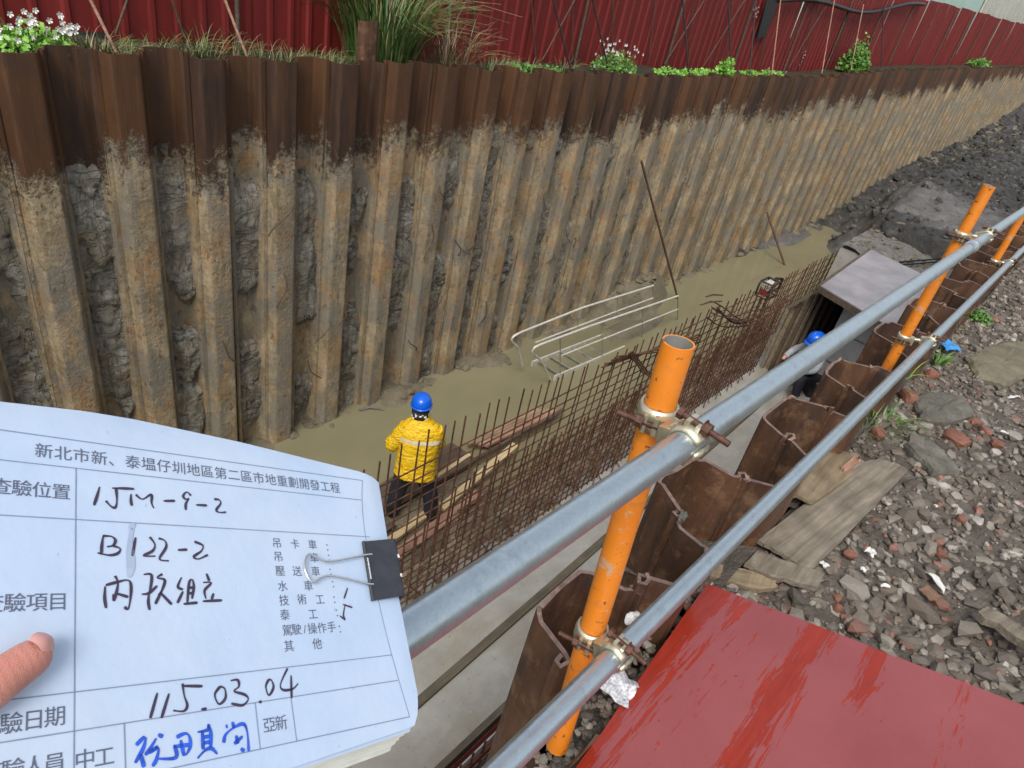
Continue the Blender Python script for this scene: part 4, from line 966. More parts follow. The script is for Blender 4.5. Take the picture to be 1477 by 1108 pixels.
panel('timber_plank', 'grey plank end lying alone on the rubble at the right edge', bpts([(1404, 890), (1418, 882), (1490, 925), (1490, 948)], .05), .03, M['wood'], 'plank')
FLAKES = []
FLAKES.append(('broad sandy yellow broken slab on the rubble at the right', [(1392, 524), (1420, 506), (1490, 496), (1490, 545), (1445, 562), (1404, 550)], .055, M['yrock']))
FLAKES.append(('flat grey broken slab below the blue plastic scrap', [(1312, 582), (1330, 572), (1385, 580), (1400, 605), (1360, 618), (1322, 608)], .055, M['rockflat']))
FLAKES.append(('long grey stone lying left of the pink brick pieces', [(1300, 648), (1330, 640), (1362, 670), (1380, 690), (1340, 690)], .055, M['rockflat']))
# brick pieces
def flatrock(label, pp, t, mat):
    P = bpts(pp, -.005); c = sum(P, Vector()) / len(P); O = []
    for a, b in zip(P, P[1:] + P[:1]): O += [a.lerp(b, k / 5) for k in range(5)]
    sd = rnd.uniform(0, 50); O = [c + (p - c) * (1 + .10 * fbm(p.x * 14 + sd, p.y * 14, sd)) for p in O]; n = len(O); mb = MB(); vs = []
    for k, h in ((1.0, 0), (1.01, .55), (.94, .92), (.75, 1.0), (.45, 1.02), (.15, 1.0)):
        for p in O: q_ = c + (p - c) * k; vs.append((q_.x, q_.y, q_.z + t * h + (.18 * t * fbm(q_.x * 16, q_.y * 16, sd) if h else 0)))
    fs = [(r_ * n + i, r_ * n + (i + 1) % n, (r_ + 1) * n + (i + 1) % n, (r_ + 1) * n + i) for r_ in range(5) for i in range(n)] + [tuple(range(5 * n, 6 * n))]
    mb.add(vs, fs); return mb.build('concrete_flake', mat, label=label, cat='slab')
BRK = [rockmesh(60 + i, 2, .8) for i in range(6)]; cntb = [0]
def brickp(px, py, w, l, h, lb, rz=None):
    w, l, h = w * .8, l * .8, h * .75
    p = bz(px, py, .01); rv, rf = BRK[cntb[0] % 6]; cntb[0] += 1; mb = MB(); mb.add([(v_.x * w * .72, v_.y * l * .9, v_.z * h * 1.15 + h * .4) for v_ in rv], rf)
    o = mb.build('brick_fragment', M['brick'], label=lb, cat='brick', origin=Vector()); o.location = p; o.rotation_euler = (rnd.uniform(-.3, .3), rnd.uniform(-.3, .3), rnd.uniform(0, 3) if rz is None else rz)
for a in FLAKES: flatrock(*a)
for a in ((1308, 578, .11, .09, .08, 'orange brick half beside the weeds at the near pile wall'), (1378, 636, .15, .10, .06, 'large pink ribbed brick fragment in the middle of the rubble'), (1265, 628, .08, .06, .05, 'red brick lump beside the green weeds'), (1434, 643, .07, .05, .05, 'bright orange red brick bit right of the pink ribbed one'), (1418, 625, .08, .06, .05, 'brown red brick piece above the bright orange bit'), (1342, 543, .10, .07, .06, 'orange brick end under the blue plastic scrap'), (1402, 612, .10, .05, .05, 'long brown brick chip beside the flat grey slab'),
          (1385, 750, .05, .04, .03, 'flat oval red brick flake on bare soil'), (1355, 800, .05, .04, .03, 'round red tile flake below the oval one'), (1152, 808, .04, .03, .02, 'small pink brick chip on the wide weathered board edge'), (1225, 802, .05, .04, .03, 'red brick chip above the white plaster flakes'), (1208, 880, .04, .03, .03, 'orange brick chip between the boards and the red panel'), (1450, 1035, .05, .04, .03, 'brick chip at the lower right edge of the rubble')):
    brickp(*a)
# litter
def crumple(px, py, sx, sy, h, mat, label, cat='litter', name='litter', dz=.035, seed=0, smooth=True):
    if mat is M['litter']: sx, sy = sx * .72, sy * .72
    p = bz(px, py, dz); mb = MB(); n = 9; vs = []
    for i in range(n):
        for j in range(n):
            a, b = i / (n - 1) - .5, j / (n - 1) - .5
            ed = 1 + .35 * fbm(a * 3 + seed, b * 3, 2); vs.append((a * sx * ed, b * sy * ed, h * (.5 + .7 * fbm(a * 2.2 + seed, b * 2.2, seed, 2)) - .6 * h * (a * a + b * b)))
    k = len(vs); vs += [(x, y, z - .003) for x, y, z in vs]
    fs = [(i * n + j, (i + 1) * n + j, (i + 1) * n + j + 1, i * n + j + 1) for i in range(n - 1) for j in range(n - 1)]
    fs += [tuple(q + k for q in f) for f in fs]; mb.add(vs, fs, 0, smooth)
    o = mb.build(name, mat, label=label, cat=cat, origin=Vector()); o.location = p; o.rotation_euler = (0, 0, rnd.uniform(0, 3)); return o
crumple(1362, 497, .20, .13, .05, M['bluebag'], 'crumpled bright blue plastic scrap on the bank beside the second post', name='plastic_scrap', seed=3)
crumple(1256, 797, .055, .05, .02, M['litter'], 'torn white plaster flake right of the wide weathered board', seed=5)
crumple(1245, 822, .03, .03, .012, M['litter'], 'tiny white flake below the torn plaster flake', seed=6)
crumple(1188, 814, .035, .04, .012, M['litter'], 'folded white scrap with dark print at the board corner', seed=8)
crumple(1352, 840, .12, .04, .02, M['litter'], 'curled white paper strip on the rubble near the red board', seed=11)
crumple(1341, 856, .07, .06, .012, M['card'], 'brown wet card scrap under the curled white paper', seed=12)
crumple(1455, 627, .12, .03, .015, M['litter'], 'thin white strip on the rubble at the right edge', seed=14)
crumple(1462, 573, .16, .025, .015, M['litter'], 'long thin white strip beside the sandy slab', seed=15)
crumple(1350, 730, .02, .02, .008, M['litter'], 'small square white bit on bare soil', seed=17)
crumple(1276, 845, .05, .02, .01, M['litter'], 'small pale shell like flake below the white plaster', seed=18)
crumple(892, 990, .10, .08, .03, M['foil'], 'crumpled grey printed wrapper beside the lower clamp', name='wrapper', dz=.10, seed=21)
crumple(915, 895, .06, .08, .04, M['litter'], 'white paper caught behind the lower pipe at the pile top', dz=.12, seed=23)
# rusty bracket at the foot of the post
bk = thing('steel_bracket', 'rusty brown steel bracket beside the foot of the nearest post', 'bracket', (1.03, .26, -1.75))
mb = MB(); mb.box((1.03, .265, -1.70), (.09, .012, .13), Matrix.Rotation(.2, 3, 'X'), 0, .008); mb.build('plate', M['nearpile'], bk)
mb = MB(); mb.box((.98, .255, -1.77), (.08, .07, .012), Matrix.Rotation(.3, 3, 'Y'), 0, .006); mb.build('flange', M['nearpile'], bk)
mb = MB(); mb.tube([(.96, .245, -1.75), (.96, .225, -1.735)], .012, 6, smooth=False); mb.build('nut', M['rust'], bk)
# lump of concrete stuck on a pile top
p = ony(985, 745, .47); vs, fs = RK[2]; mb = MB(); mb.add([Vector((a.x * .03, a.y * .02, a.z * .025)) + p for a in vs], fs, 0)
mb.build('concrete_lump', M['mud'], label='pale lump of dried concrete stuck on a near pile top', cat='concrete lump')

# green on the bank
def bank_grass(px, py, n, h, sp, label, mat='blade', w=.004, dz=0):
    p = bz(px, py, dz); return grass(p.x, p.y, p.z, n, h, sp, label, M[mat], w, None, .05)
bank_grass(1272, 610, 46, .15, .26, 'spreading green grass at the foot of the near piles', 'leaf', .0045)
bank_grass(1352, 524, 26, .13, .14, 'short broad green grass under the blue plastic scrap', 'leaf', .008)
bank_grass(1245, 625, 26, .18, .2, 'darker grass left of the spreading green grass')
p = bz(1410, 462, 0); weed(p.x, p.y, p.z, .15, .10, 260, 0, 'pale green low weed on the rubble by the third post', 'leaf', .028)
for k, (px, py) in enumerate(((1348, 478), (1290, 560))): 
    p = bz(px, py, 0); grass(p.x, p.y, p.z, 7, .25, .25, ('few thin stems beside the lower clamp of the second post', 'few thin stems growing from the near pile edge')[k], M['lime'], .004)
t = grass(1.27, .47, -1.98, 26, .20, .10, 'green grass blades growing inside the open pan of the nearest pile', M['blade'], .008)
# stones
taken = []
def free(x, y):
    return not (x < 1.9 and y < .33 and y > -.75 and x > -.1)
mb = MB()
for i in range(15000):
    x = .95 + 11 * rnd.random() ** 1.7; y = .27 - 3.2 * rnd.random() ** 1.2 * (1 if x > 2 else .6)
    if not free(x, y) and x < 1.6: continue
    s = .004 + .017 * rnd.random() ** 2.2
    put(mb, rnd.choice(RT), (x, y, bank_z(x, y) + s * .2), s)
for i in range(16000):
    x = 1.0 + 10 * rnd.random() ** 1.6; y = .28 - 3.0 * rnd.random() ** 1.1; s = .010 + .034 * rnd.random() ** 2.2
    if free(x, y): put(mb, rnd.choice(RK if s > .018 else RT), (x, y, bank_z(x, y) + s * rnd.uniform(-.1, .3)), s)
for i in range(260):                               # small stones in the gap between red board and piles
    x = rnd.uniform(.9, 1.9); y = rnd.uniform(.255, .36); s = rnd.uniform(.008, .022); put(mb, rnd.choice(RK), (x, y, -1.78 + rnd.uniform(0, .03)), s)
mb.build('rubble', M['rock'], kind='stuff', origin=Vector((3, 0, -1.8)))
SM = []
for i in range(8):
    mb = MB(); mb.add(*RK[i]); SM.append(mb.mesh('rubble_stone', M['stone']))
LM = [(1.9, -.2, 'loose broken stone lying beside the large red board'), (2.8, .1, 'loose broken stone lying beside the wide weathered board'), (4.0, .05, 'loose broken stone around the flat grey slab and bricks'), (5.4, 0, 'loose broken stone around the sandy yellow slab'), (3.2, -.6, 'loose broken stone on the bare soil right of the boards'), (2.6, -.5, 'loose broken stone near the lone grey plank end'), (7, -.2, 'loose broken stone on the far part of the near bank')]
cnt = 0
while cnt < 210:
    x = 1.75 + 6.5 * rnd.random() ** 1.3; y = .24 - 2.6 * rnd.random() ** 1.2; s = .022 + .045 * rnd.random() ** 3
    if not free(x, y): continue
    inst('rubble_stone', rnd.choice(SM), None, (x, y, bank_z(x, y) + s * .2), (rnd.uniform(-.5, .5), rnd.uniform(-.5, .5), rnd.uniform(0, 6.28)), (s * rnd.uniform(.9, 1.4), s, s * rnd.uniform(.6, .95)),
         label=min(LM, key=lambda l: math.hypot(l[0] - x, l[1] - y))[2], cat='stone', group='loose stones of the near bank'); cnt += 1
for k, (px, py, s, lb) in enumerate(((1235, 850, 0.054, 'sharp dark grey stone standing at the corner of the grey plank'), (1262, 872, 0.040, 'grey block of stone right of the sharp dark one'), (1330, 880, 0.072, 'biggest rounded grey lump above the red board'), (1236, 905, 0.043, 'pale grey stone touching the edge of the red board'), (1150, 862, 0.036, 'grey stone lying against the dark weathered plank'), (1395, 908, 0.043, 'tan stone at the right of the big rounded lump'), (1452, 860, 0.036, 'grey cube like stone near the plank end'))):
    p = bz(px, py, .02); inst('rubble_stone', SM[k % 8], None, p, (rnd.uniform(-.4, .4), rnd.uniform(-.4, .4), rnd.uniform(0, 6)), (s * 1.3, s, s * .8), label=lb, cat='stone')

# ================================================================== PEOPLE
def ring(c, rx, ry, rt, fw_, n=20, pw=1.0, wr=0, seed=0):
    out = []
    for k in range(n):
        a = 2 * math.pi * k / n; ca, sa = math.cos(a), math.sin(a)
        f = (abs(ca) ** 2.6 + abs(sa) ** 2.6) ** (-1 / 2.6)
        q = 1 + wr * fbm(ca * 2 + seed, sa * 2, c[2] * 5, 3); out.append(Vector(c) + rt * (rx * ca * f * q) + fw_ * (ry * sa * f * q))
    return out
def limb(mb, pts, rs, n=12, wr=.06, seed=0):
    P = [Vector(p) for p in pts]; Q = []; S = []
    for i in range(len(P) - 1):
        for t in (0, .25, .5, .75): Q.append(P[i].lerp(P[i + 1], t)); S.append(lerp(rs[i], rs[i + 1], t))
    Q.append(P[-1]); S.append(rs[-1])
    for _ in range(2): Q = [Q[0]] + [(Q[i - 1] + Q[i] * 2 + Q[i + 1]) / 4 for i in range(1, len(Q) - 1)] + [Q[-1]]
    k = len(mb.v); mb.tube(Q, S, n)
    for i in range(k, len(mb.v)):
        v_ = Vector(mb.v[i]); mb.v[i] = tuple(v_ + Vector((fbm(v_.x * 9, v_.y * 9, v_.z * 14 + seed), fbm(v_.x * 9 + 5, v_.y * 9, v_.z * 14 + seed), 0)) * wr * .35)
def helmet_mb(c, up, f, s=1.0):
    mb = MB(); up = Vector(up).normalized(); f = (Vector(f) - up * Vector(f).dot(up)).normalized(); r = f.cross(up); rings = []
    for h, rr in ((-.005, 1.0), (.02, 1.0), (.05, .97), (.08, .88), (.105, .72), (.122, .5), (.132, .25), (.135, .04)):
        rings.append([Vector(c) + up * h * s + r * (.118 * rr * s * math.cos(a)) + f * (.14 * rr * s * math.sin(a)) for a in [2 * math.pi * k / 24 for k in range(24)]])
    mb.loft(rings); b = []
    for h, e in ((0, 1.0), (-.006, 1.16), (-.014, 1.16), (-.008, 1.0)):
        b.append([Vector(c) + up * (h - (.012 if math.sin(a) > .3 else 0)) * s + r * (.118 * (1 + (e - 1) * .6) * s * math.cos(a)) + f * (.14 * (e + (.16 if math.sin(a) > .3 and e > 1 else 0)) * s * math.sin(a)) for a in [2 * math.pi * k / 24 for k in range(24)]])
    mb.loft(b, caps=False)
    mb.tube([Vector(c) + f * (.12 * math.cos(t)) * s + up * (.139 * math.sin(t)) * s for t in [.35 + i * .24 for i in range(11)]], .012 * s, 6)
    return mb
HS = .985
f1 = Vector((.70, .71, 0)).normalized(); r1 = f1.cross(Vector((0, 0, 1)))
W0 = Vector((4.36, 4.10, -6.02))
def wp(a, b, h): return W0 + r1 * a * HS + f1 * b * HS + Vector((0, 0, h * HS))
w1 = thing('person', 'worker in yellow rain jacket and blue helmet seen from behind in the trench', 'person', W0)
hd = wp(-.03, .10, 1.56)
skin('body', [(wp(0, 0, .95), .10), (wp(0, .01, 1.2), .10), (wp(-.01, .03, 1.40), .07), (wp(-.02, .06, 1.47), .055), (wp(-.03, .09, 1.55), .085), (wp(-.03, .105, 1.63), .085), (wp(-.03, .10, 1.68), .06),
              (wp(-.17, .02, 1.36), .05), (wp(-.29, .02, 1.10), .04), (wp(-.24, .24, 1.0), .032), (wp(-.22, .32, .98), .035), (wp(-.21, .38, .97), .022),
              (wp(.17, .02, 1.36), .05), (wp(.24, .10, 1.12), .04), (wp(.22, .30, 1.04), .032), (wp(.20, .37, 1.02), .035), (wp(.18, .43, 1.01), .022),
              (wp(-.11, 0, .85), .08), (wp(-.16, .04, .48), .06), (wp(-.20, 0, .1), .045), (wp(-.21, .12, .04), .035),
              (wp(.11, 0, .85), .08), (wp(.20, .05, .48), .06), (wp(.26, .0, .1), .045), (wp(.28, .12, .04), .035)],
     [(0, 1), (1, 2), (2, 3), (3, 4), (4, 5), (5, 6), (2, 7), (7, 8), (8, 9), (9, 10), (10, 11), (2, 12), (12, 13), (13, 14), (14, 15), (15, 16), (0, 17), (17, 18), (18, 19), (19, 20), (0, 21), (21, 22), (22, 23), (23, 24)], M['skin'], w1, 1)
for sx, hx in ((-1, wp(-.24, .32, 1.0)), (1, wp(.20, .37, 1.02))):
    mb = MB()
    for k in range(5):
        o_ = r1 * (.03 - .015 * k) + Vector((0, 0, .01 if k == 0 else 0)); p0 = hx + o_ + f1 * .03; mb.tube([p0, p0 + f1 * .05 - Vector((0, 0, .01)), p0 + f1 * (.06 + .01 * (k % 3)) - Vector((0, 0, .045))], [.011, .010, .007], 6)
    mb.build('fingers', M['skin'], w1)
mb = MB(); R = []
for h, rx, ry, b in ((.745, .240, .180, 0), (.76, .238, .178, 0), (.83, .232, .17, 0), (.92, .225, .16, .0), (1.04, .225, .158, .01), (1.16, .232, .156, .02), (1.28, .238, .15, .03), (1.37, .222, .135, .04), (1.42, .165, .11, .05), (1.455, .105, .09, .06), (1.485, .082, .078, .07), (1.50, .086, .08, .075)):
    R.append(ring(wp(0, b, h), rx * HS, ry * HS, r1, f1, 40, wr=.10 if h < 1.3 else .04, seed=2))
mb.loft(R); limb(mb, [wp(-.155, .03, 1.36), wp(-.22, .01, 1.24), wp(-.295, .02, 1.06), wp(-.27, .17, .99), wp(-.23, .28, .98)], [.085, .088, .084, .07, .058], 16, .06, 3)
limb(mb, [wp(.155, .03, 1.36), wp(.20, .05, 1.24), wp(.225, .12, 1.08), wp(.22, .24, 1.03), wp(.21, .33, 1.02)], [.085, .086, .078, .07, .058], 16, .06, 6)
mb.build('rain_jacket', M['yellow'], w1)
mb = MB(); R = [ring(wp(0, .03, h), rx * HS, ry * HS, r1, f1, 40, wr=.10, seed=2) for h, rx, ry in ((1.235, .2405, .160), (1.265, .2425, .159), (1.285, .2425, .156))]
mb.loft(R, caps=False); mb.build('reflective_strip', M['strip'], w1)
mb = MB(); limb(mb, [wp(-.10, 0, .80), wp(-.15, .03, .50), wp(-.19, .0, .26), wp(-.20, 0, .10)], [.12, .10, .085, .085], 14, .05, 1); limb(mb, [wp(.10, 0, .80), wp(.19, .04, .50), wp(.24, 0, .26), wp(.26, 0, .10)], [.12, .10, .085, .085], 14, .05, 8)
mb.loft([ring(wp(0, 0, h), .19, .14, r1, f1, 20) for h in (.70, .78, .9)]); mb.build('trousers', M['navy'], w1)
mb = MB()
for a, b in ((-.205, .0), (.268, 0)): limb(mb, [wp(a, -.02, .24), wp(a, -.02, .07), wp(a, .05, .05), wp(a * 1.03, .18, .035)], [.07, .068, .055, .042], 12, .01)
mb.build('boots', M['black'], w1)
helmet_mb(wp(-.03, .10, 1.635), (0.05, .12, 1), f1, .93).build('helmet', M['helmet'], w1)
mb = MB(); R = [ring(wp(-.03, b, h), rx, ry, r1, f1, 20) for h, rx, ry, b in ((1.49, .085, .09, .075), (1.53, .095, .105, .085), (1.60, .098, .112, .095), (1.64, .098, .115, .10))]; mb.loft(R); mb.build('scarf', M['scarf'], w1)
mb = MB()
for k in range(14): a = rnd.uniform(3.6, 6.0); mb.box(wp(-.03, .09, rnd.uniform(1.50, 1.58)) + r1 * .095 * math.cos(a) + f1 * .108 * math.sin(a), (.018, .018, .018), None, 0, .006)
mb.build('scarf_pattern', M['white'], w1)

# second worker inside the formwork
f2 = Vector((-.8, .5, 0)).normalized(); r2 = f2.cross(Vector((0, 0, 1))); Q0 = Vector((12.0, 2.12, -6.0))
def qp(a, b, h): return Q0 + r2 * a + f2 * b + Vector((0, 0, h))
w2 = thing('person', 'second worker in blue helmet and grey shirt crouching under the formwork', 'person', Q0)
skin('body', [(qp(0, 0, .50), .12), (qp(0, .10, .75), .12), (qp(0, .2, .96), .08), (qp(0, .24, 1.04), .055), (qp(0, .28, 1.13), .09), (qp(0, .30, 1.2), .08),
              (qp(-.2, .2, .93), .05), (qp(-.32, .32, .72), .042), (qp(-.2, .5, .62), .035), (qp(-.17, .57, .6), .03), (qp(.2, .2, .93), .05), (qp(.34, .32, .72), .042), (qp(.25, .52, .62), .035), (qp(.22, .58, .6), .03),
              (qp(-.14, .04, .46), .09), (qp(-.2, .44, .55), .07), (qp(-.22, .38, .12), .05), (qp(-.22, .52, .05), .04), (qp(.12, .04, .46), .09), (qp(.16, .55, .45), .07), (qp(.14, .95, .12), .05), (qp(.14, 1.08, .06), .04)],
     [(0, 1), (1, 2), (2, 3), (3, 4), (4, 5), (2, 6), (6, 7), (7, 8), (8, 9), (2, 10), (10, 11), (11, 12), (12, 13), (0, 14), (14, 15), (15, 16), (16, 17), (0, 18), (18, 19), (19, 20), (20, 21)], M['skin'], w2, 1)
mb = MB(); mb.loft([ring(qp(0, b, h), rx, ry, r2, f2, 20, wr=.06) for h, rx, ry, b in ((.42, .19, .15, 0), (.55, .2, .15, .03), (.75, .21, .15, .11), (.92, .2, .13, .18), (.99, .12, .09, .22))])
limb(mb, [qp(-.18, .19, .92), qp(-.33, .32, .72), qp(-.22, .48, .63)], [.08, .065, .05], 12, .03); limb(mb, [qp(.18, .19, .92), qp(.34, .32, .72), qp(.26, .5, .63)], [.08, .065, .05], 12, .03)
mb.build('shirt', M['greyshirt'], w2)
mb = MB(); mb.box(qp(.04, -.02, .86), (.16, .05, .16), Matrix.Rotation(.5, 3, 'Z'), 0, .02); mb.build('back_patch', M['tanb'], w2)
mb = MB(); limb(mb, [qp(-.12, .03, .46), qp(-.2, .44, .55), qp(-.22, .38, .15)], [.12, .095, .07], 12, .03); limb(mb, [qp(.12, .03, .46), qp(.16, .55, .45), qp(.14, .93, .15)], [.12, .095, .07], 12, .03); mb.build('trousers', M['navy'], w2)
mb = MB()
for a, b in ((-.22, .38), (.14, .94)): limb(mb, [qp(a, b, .2), qp(a, b, .06), qp(a, b + .1, .05), qp(a, b + .2, .04)], [.065, .06, .05, .04], 10, .01)
mb.build('boots', M['alu2'], w2)
helmet_mb(qp(0, .29, 1.14), f2 * .3 + Vector((0, 0, 1)), f2, 1.12).build('helmet', M['helmet'], w2)
def clutter(name, label, cat, px, py, size, mat, jit, rz, zt=-5.99):
    p = onz(px, py, zt + size[2] * .5); mb = MB(); mb.box((p.x, p.y, zt + size[2] / 2), size, Matrix.Rotation(rz, 3, 'Z'), 0, jit); return mb.build(name, mat, label=label, cat=cat)
clutter('blue_sack', 'blue sack lying inside the formwork near the piles', 'sack', 1246, 518, (.42, .28, .26), M['helmet'], .05, .4)
clutter('cement_bag', 'pale cement bag on the slab under the formwork edge', 'bag', 1222, 505, (.5, .32, .16), M['white'], .04, .9)
clutter('timber_offcut', 'short brown timber offcut on the slab near the second worker', 'offcut', 1200, 545, (.6, .09, .08), M['wood2'], .006, .3)
clutter('tool_box', 'black tool box on the slab near the second worker', 'tool box', 1168, 560, (.36, .2, .18), M['black'], .01, .7)
p = onz(1185, 535, -5.97); mb = MB(); mb.tube([p + Vector((.25 * math.cos(a) + .01 * a, .2 * math.sin(a), .004 * a)) for a in [k * .4 for k in range(44)]], .014, 6)
mb.build('cable_coil', M['black'], label='coil of black cable lying on the slab by the second worker', cat='cable')

# ================================================================== HELD FORM
PS = 1.35e-3
PU = (RM @ Vector((782, 279, 1000))).normalized(); PV = RM @ Vector((-600, -1788, 1000)); PV = (PV - PU * PV.dot(PU)).normalized(); PN = PU.cross(PV)
P0 = atd(548, 820, .385 * 1.35)
def pg(px, py): r = ray(px, py); d = r * (P0.dot(PN) / r.dot(PN)) - P0; return d.dot(PU) / PS, d.dot(PV) / PS
def PP(a, b, h=0): return P0 + PU * a * PS + PV * b * PS + PN * h * PS
def bend(a, b):
    h = 0
    if b > 54: h -= ((b - 54) / 14) ** 2 * 2.2
    if a > 4: h -= ((a - 4) / 10) ** 2 * 1.4
    if b < -78: h -= ((-78 - b) / 10) ** 2 * 1.2
    return h
OUT_T = [(-222, 66), (-183, 68.2), (-150, 71.3), (-129, 71.5), (-76, 67.9), (-30, 63), (.6, 60.1), (9, 58.2), (15.4, 55.5)]
def out_r(t): return interp([(0, 15.4), (.3, 11.2), (.9, 8.4), (.96, 6), (1, 1.5)], t)
ps = thing('paper_form', 'stack of white inspection form sheets with handwriting held up at the left', 'document', PP(-100, -80, -8))
def sheet_mesh(dh, da, db, bow):
    mb = MB(); nu_, nv_ = 44, 30; vs = []
    for j in range(nv_ + 1):
        t = j / nv_
        for i in range(nu_ + 1):
            s = i / nu_; a = lerp(-222, out_r(t), s); top = interp(OUT_T, a); bot = interp([(-222, -89), (-73, -87.2), (-2, -82.5), (15, -80)], a); b = lerp(top, bot, t)
            aa, bb2 = a + da * s, b + db * t; vs.append(PP(aa, bb2, bend(a, b) - dh - bow * t * t - bow * .5 * s * s * t + (.25 * fbm(a * .04, b * .04, dh) if dh > 0 else 0)))
    n1 = nu_ + 1; fs = [(j * n1 + i, j * n1 + i + 1, (j + 1) * n1 + i + 1, (j + 1) * n1 + i) for j in range(nv_) for i in range(nu_)]
    mb.add(vs, fs, 0, True); return mb
top = sheet_mesh(0, 0, 0, 0).build('sheet', M['paper'], ps)
for k in range(1, 16):
    sheet_mesh(.6 * k, rnd.uniform(-1.6, 1.4) - .03 * k, rnd.uniform(-1.0, 1.0) - .46 * k, .6 * k).build('sheet', M['oldpaper'] if k > 2 else M['paper'], ps)
def ribbon(mb, pts, w, h=.32, taper=True):
    P = []; n = len(pts)
    for i in range(n - 1):
        p0, p1, p2, p3 = (Vector(pts[max(i - 1, 0)]), Vector(pts[i]), Vector(pts[i + 1]), Vector(pts[min(i + 2, n - 1)]))
        for t in (0, .2, .4, .6, .8):
            P.append(.5 * ((2 * p1) + (-p0 + p2) * t + (2 * p0 - 5 * p1 + 4 * p2 - p3) * t * t + (-p0 + 3 * p1 - 3 * p2 + p3) * t ** 3))
    P.append(Vector(pts[-1])); vs = []; m = len(P)
    for i, p in enumerate(P):
        d = (P[min(i + 1, m - 1)] - P[max(i - 1, 0)]); d = d.normalized() if d.length > 1e-6 else Vector((1, 0)); q = Vector((-d.y, d.x)) * w * .5 * ((.82 + .28 * math.sin(i * .5 + m)) if taper else 1) * (.75 if taper and i in (0, m - 1) else 1)
        vs += [PP(p.x + q.x, p.y + q.y, h), PP(p.x - q.x, p.y - q.y, h)]
    mb.add(vs, [(2 * i, 2 * i + 1, 2 * i + 3, 2 * i + 2) for i in range(m - 1)])
mb = MB()
def ln(a, b): ribbon(mb, [a, b], .42, .22, False)
for vv in (54, 41, 18.4): ln((-222, vv), (-3 if vv != 54 else .5, vv))
for vv, e in ((-46.8, -4.5), (-59.6, -3.8), (-77.6, -1)): ln((-222, vv), (e, vv))
ln((-155.6, 41), (-156.2, -77.6)); ln((-139.5, -59.6), (-139.5, -77.6)); ln((-86.2, -59.6), (-86.2, -77.6)); ln((-68.5, -59.6), (-68.5, -77.6)); ribbon(mb, [(.6, 54), (-3, 41), (-6, 18.4), (-6, -20), (-4.5, -46.8), (-1, -77.6)], .42, .22, False)
mb.build('ruled_lines', M['line'], top)
# printed characters
def glyph(mb, ch, a, b, size, h=.26):
    c = bpy.data.curves.new('t', 'FONT'); c.body = ch; c.size = size; c.align_x = 'CENTER'; c.resolution_u = 2
    o = bpy.data.objects.new('t', c); COL.objects.link(o); dg = bpy.context.evaluated_depsgraph_get(); me = bpy.data.meshes.new_from_object(o.evaluated_get(dg))
    ys = [v.co.y for v in me.vertices]; xs_ = [v.co.x for v in me.vertices]
    if ys:
        cy = size * .36; cx = 0
        mb.add([PP(a + v.co.x - cx, b + v.co.y - cy, h) for v in me.vertices], [tuple(p.vertices) for p in me.polygons])
    bpy.data.objects.remove(o); bpy.data.curves.remove(c); bpy.data.meshes.remove(me)
mb = MB(); T = '新北市新、泰塭仔圳地區第二區市地重劃開發工程'
a0, b0 = pg(63, 651); a1, b1 = pg(483, 704)
for i, ch in enumerate(T): t = i / (len(T) - 1); glyph(mb, ch, lerp(a0, a1, t), lerp(b0, b1, t), 6.9)
mb.build('title_text', M['print'], top, kind='stuff'); mb = MB()
def word(txt, p, q, size):
    a0, b0 = pg(*p); a1, b1 = pg(*q)
    for i, ch in enumerate(txt): t = i / max(1, len(txt) - 1); glyph(mb, ch, lerp(a0, a1, t), lerp(b0, b1, t), size)
word('查驗位置', (1, 702), (88, 710), 7.2); word('查驗項目', (-12, 871), (83, 868), 7.2); word('查驗日期', (-18, 1049), (79, 1034), 7.0); word('查驗人員', (-14, 1116), (78, 1102), 7.0)
word('中工', (122, 1096), (150, 1092), 7); word('亞新', (388, 1046), (405, 1043), 6.4)
mb.build('row_heading_text', M['print'], top, kind='stuff'); mb = MB()
Z5 = lambda a, b: (380 + a / 5.832, 760 + b / 5.832)
for chs in ([('吊', 110, 138), ('卡', 262, 145), ('車', 410, 152), ('：', 552, 172)], [('吊', 122, 252), ('車', 425, 262), ('：', 566, 258)], [('壓', 138, 372), ('送', 280, 374), ('車', 436, 376), ('：', 578, 376)], [('水', 158, 500), ('車', 375, 498), ('：', 600, 480)], [('技', 170, 620), ('術', 322, 612), ('工', 473, 612), ('：', 612, 610)], [('泰', 178, 742), ('工', 414, 736), ('：', 634, 720)],
            [('駕', 198, 872), ('駛', 276, 864), ('/', 345, 860), ('操', 408, 858), ('作', 490, 852), ('手', 570, 845), ('：', 658, 856)], [('其', 212, 1005), ('他', 450, 985)]):
    for ch, a, b in chs: q = pg(*Z5(a, b)); glyph(mb, ch, q[0], q[1], 5.6)
mb.build('crew_list_text', M['print'], top, kind='stuff')
